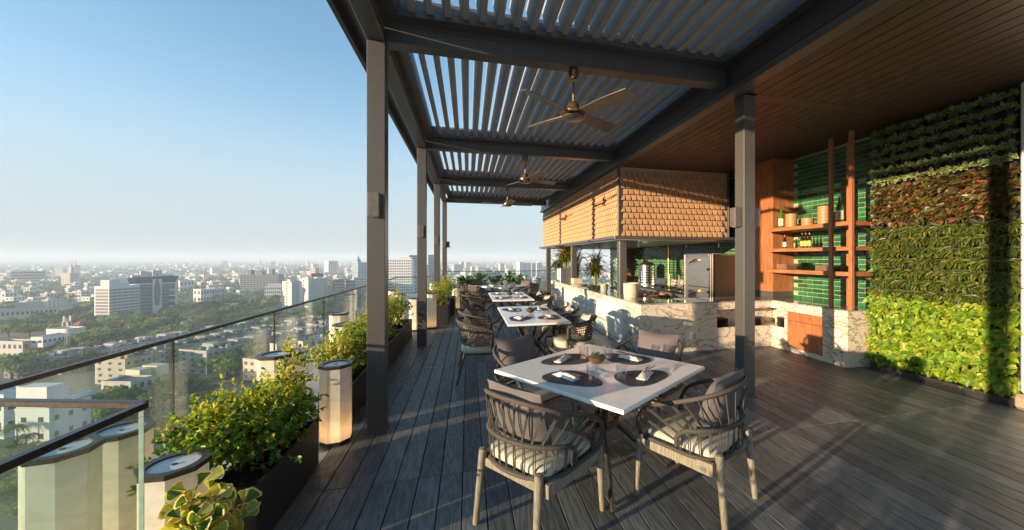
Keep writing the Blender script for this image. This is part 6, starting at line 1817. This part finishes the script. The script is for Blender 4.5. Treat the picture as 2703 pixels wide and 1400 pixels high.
def coconut(label, px, base, hm, seed):
    X, Y, z, t = ground_at(px, base); rr = random.Random(seed)
    T = thing('coconut_palm', label, 'palm', (X, Y, GZ))
    MB().tube([(0, 0, 0), (0.4, 0.2, hm * 0.5), (0.3, 0.3, hm)], [0.22, 0.16, 0.12], 7, False).build('trunk', M['trunk'], T, True)
    fr = MB()
    for k in range(22):
        a = rr.random() * 6.28; el = rr.uniform(-0.5, 0.9); L_ = rr.uniform(2.6, 3.8)
        p0 = Vector((0.3, 0.3, hm)); e = p0 + Vector((math.cos(a) * L_ * 0.8, math.sin(a) * L_ * 0.8, el * 1.4 - 0.8)); mid = p0.lerp(e, 0.5) + Vector((0, 0, 0.9))
        pth = catmull([p0, mid, e], 6); g = rr.uniform(0.8, 1.3); c = (0.07 * g, 0.11 * g, 0.035 * g)
        for j in range(18):
            u = 0.1 + 0.9 * j / 17; p = at_len(pth, u); dd = (at_len(pth, min(1, u + .03)) - at_len(pth, max(0, u - .03))).normalized(); sd = dd.cross(Vector((0, 0, 1))).normalized()
            for s in (-1, 1): blade(fr, p, dd * 0.5 + sd * s + Vector((0, 0, -0.3)), 0.9, 0.06, Vector((0, 0, 1)), c, 0.3)
    tag(fr.build('crown', M['tree_leaf'], T), kind='stuff')
coconut('coconut palm in front of the cream villa, through the glass', 452, 1082, 13, 1)
coconut('coconut palm before the pale blue house at the left edge', 38, 1228, 11, 2)
coconut('second coconut palm leaning beside the first at the left edge', 62, 1240, 9, 3)
coconut('coconut palm among the cream houses near the first column', 740, 985, 10, 4)

# --- houses one can still tell apart on the plain
def plain(x0, x1, y0, y1, n, where_, group):
    pts = sorted([(random.uniform(x0, x1), random.uniform(y0, y1)) for _ in range(n)])
    for i, (px, b) in enumerate(pts):
        z = 60000.0 / (b - 681); s = 1000.0 / z
        c = random.choice([(0.66, 0.65, 0.63), (0.62, 0.60, 0.57), (0.64, 0.58, 0.50), (0.55, 0.55, 0.55), (0.66, 0.56, 0.50)])
        tone = {0.66: 'white', 0.62: 'off-white', 0.64: 'cream', 0.55: 'grey'}[c[0]] if c != (0.66, 0.56, 0.50) else 'pinkish'
        building('%s flat-roofed house %s, %s from the left' % (tone, where_, ORD(i + 1)), px, b, b - random.uniform(7, 15) * s, random.uniform(6, 11) * s, random.uniform(9, 18) * s, random.uniform(25, 45), c, random.choice((2, 3, 3, 4)), 2, 3, group=group, name='house', cat='house', room=((random.uniform(0, .6), .2, .3, .5, 2.8),) if random.random() < 0.6 else None, parapet=0.7)
plain(0, 245, 738, 815, 40, 'on the plain left of the office slab', 'houses left of the office slab')
plain(465, 740, 735, 775, 26, 'between the glass tower and the dark block', 'houses right of the glass tower')
plain(740, 960, 735, 760, 18, 'behind the cream apartment slabs', 'houses behind the cream slabs')
plain(1180, 1440, 728, 765, 26, 'on the far slope beyond the end railing', 'houses beyond the end railing')
plain(1455, 1610, 745, 790, 8, 'far below, seen past the palms under the canopy', 'houses seen under the canopy')
grove((0, 250, 752, 836), 'between the houses left of the office slab', 'trees among the left houses', 10, (9, 13), (16, 24), 0.15)
grove((465, 740, 744, 800), 'between the houses right of the glass tower', 'trees among the far houses', 10, (10, 14), (18, 28), 0.12)

# --- everything farther off reads as one mass of roofs and woods
fr_ = MB(); fw = []
for i in range(1700):
    py = 689 + 55 * random.random() ** 1.8; px = random.uniform(-60, 1640)
    X, Y, z, t = ground_at(px, py)
    if z < 950: continue
    w, d, h = random.uniform(8, 26), random.uniform(8, 20), random.uniform(6, 16) * (2.6 if random.random() < 0.05 else 1)
    g = random.choice([(0.62, 0.61, 0.6), (0.55, 0.53, 0.5), (0.6, 0.52, 0.45), (0.45, 0.46, 0.47)])
    a = random.random() * 1.5; ca, sa = math.cos(a), math.sin(a)
    vs = [(X + x_ * ca - y_ * sa, Y + x_ * sa + y_ * ca, GZ + z_) for z_ in (0, h) for x_, y_ in ((0, 0), (w, 0), (w, d), (0, d))]
    fr_.add(vs, [(4, 5, 6, 7), (0, 1, 5, 4), (1, 2, 6, 5), (2, 3, 7, 6), (3, 0, 4, 7)], g)
M['far'] = leaf_mat('far_roof', trans=0.0, rough=0.9)
tag(fr_.build('far_rooftops', M['far']), 'pale mass of distant rooftops spread towards the horizon', 'rooftops', kind='stuff')
n = 44000
py = 688 + 112 * rng.random(n) ** 1.6; px = rng.uniform(-80, 1660, n); z = 60000.0 / (py - 681); t = (px - 1485) / 1000
cl = np.sin(px * 0.05 + 1.0) * np.sin(py * 0.45) + np.sin(px * 0.13 + py * 0.2) * 0.6 + rng.normal(size=n) * 0.35
ok = (cl > -0.3) & (z > 480); px, py, z, t = px[ok], py[ok], z[ok], t[ok]; n = len(px)
pos = np.stack([z * (t * CS + SN), z * (CS - t * SN), GZ + rng.uniform(1.5, 10, n)], 1)
Ls = rng.uniform(5, 9, n) * np.clip(z / 1100, 0.55, 1.5)
leaf_obj('far_woodland', M['tree_leaf'], None, leaf_arrays(pos, unit(n) * np.array([[1, 1, 0.35]]), unit(n, 1.6), Ls, Ls * 0.9, pick(n, [(0.05, 0.10, 0.03), (0.07, 0.12, 0.035), (0.04, 0.085, 0.03)], 0.2), 'ovate', 0.1, 0.1))
tag(bpy.data.objects['far_woodland'], 'hazy woods between the distant rooftops', 'woodland', kind='stuff')
# ---------------------------------------------------------------- evening haze over the city
HZ = MB(); HZ.box(-9000, 9000, -600, 11500, -61.5, 42)
hz = HZ.build('haze', None)
hm = bpy.data.materials.new('haze'); hm.use_nodes = True
N = hm.node_tree.nodes; L = hm.node_tree.links
N.remove(N['Principled BSDF'])
pv = N.new('ShaderNodeVolumePrincipled')
pv.inputs['Color'].default_value = (0.74, 0.87, 1.0, 1)
pv.inputs['Density'].default_value = 0.00033
pv.inputs['Anisotropy'].default_value = 0.0
L.new(pv.outputs[0], N['Material Output'].inputs['Volume'])
hz.data.materials.append(hm)
tag(hz, 'pale evening haze lying over the city', 'haze', kind='stuff')
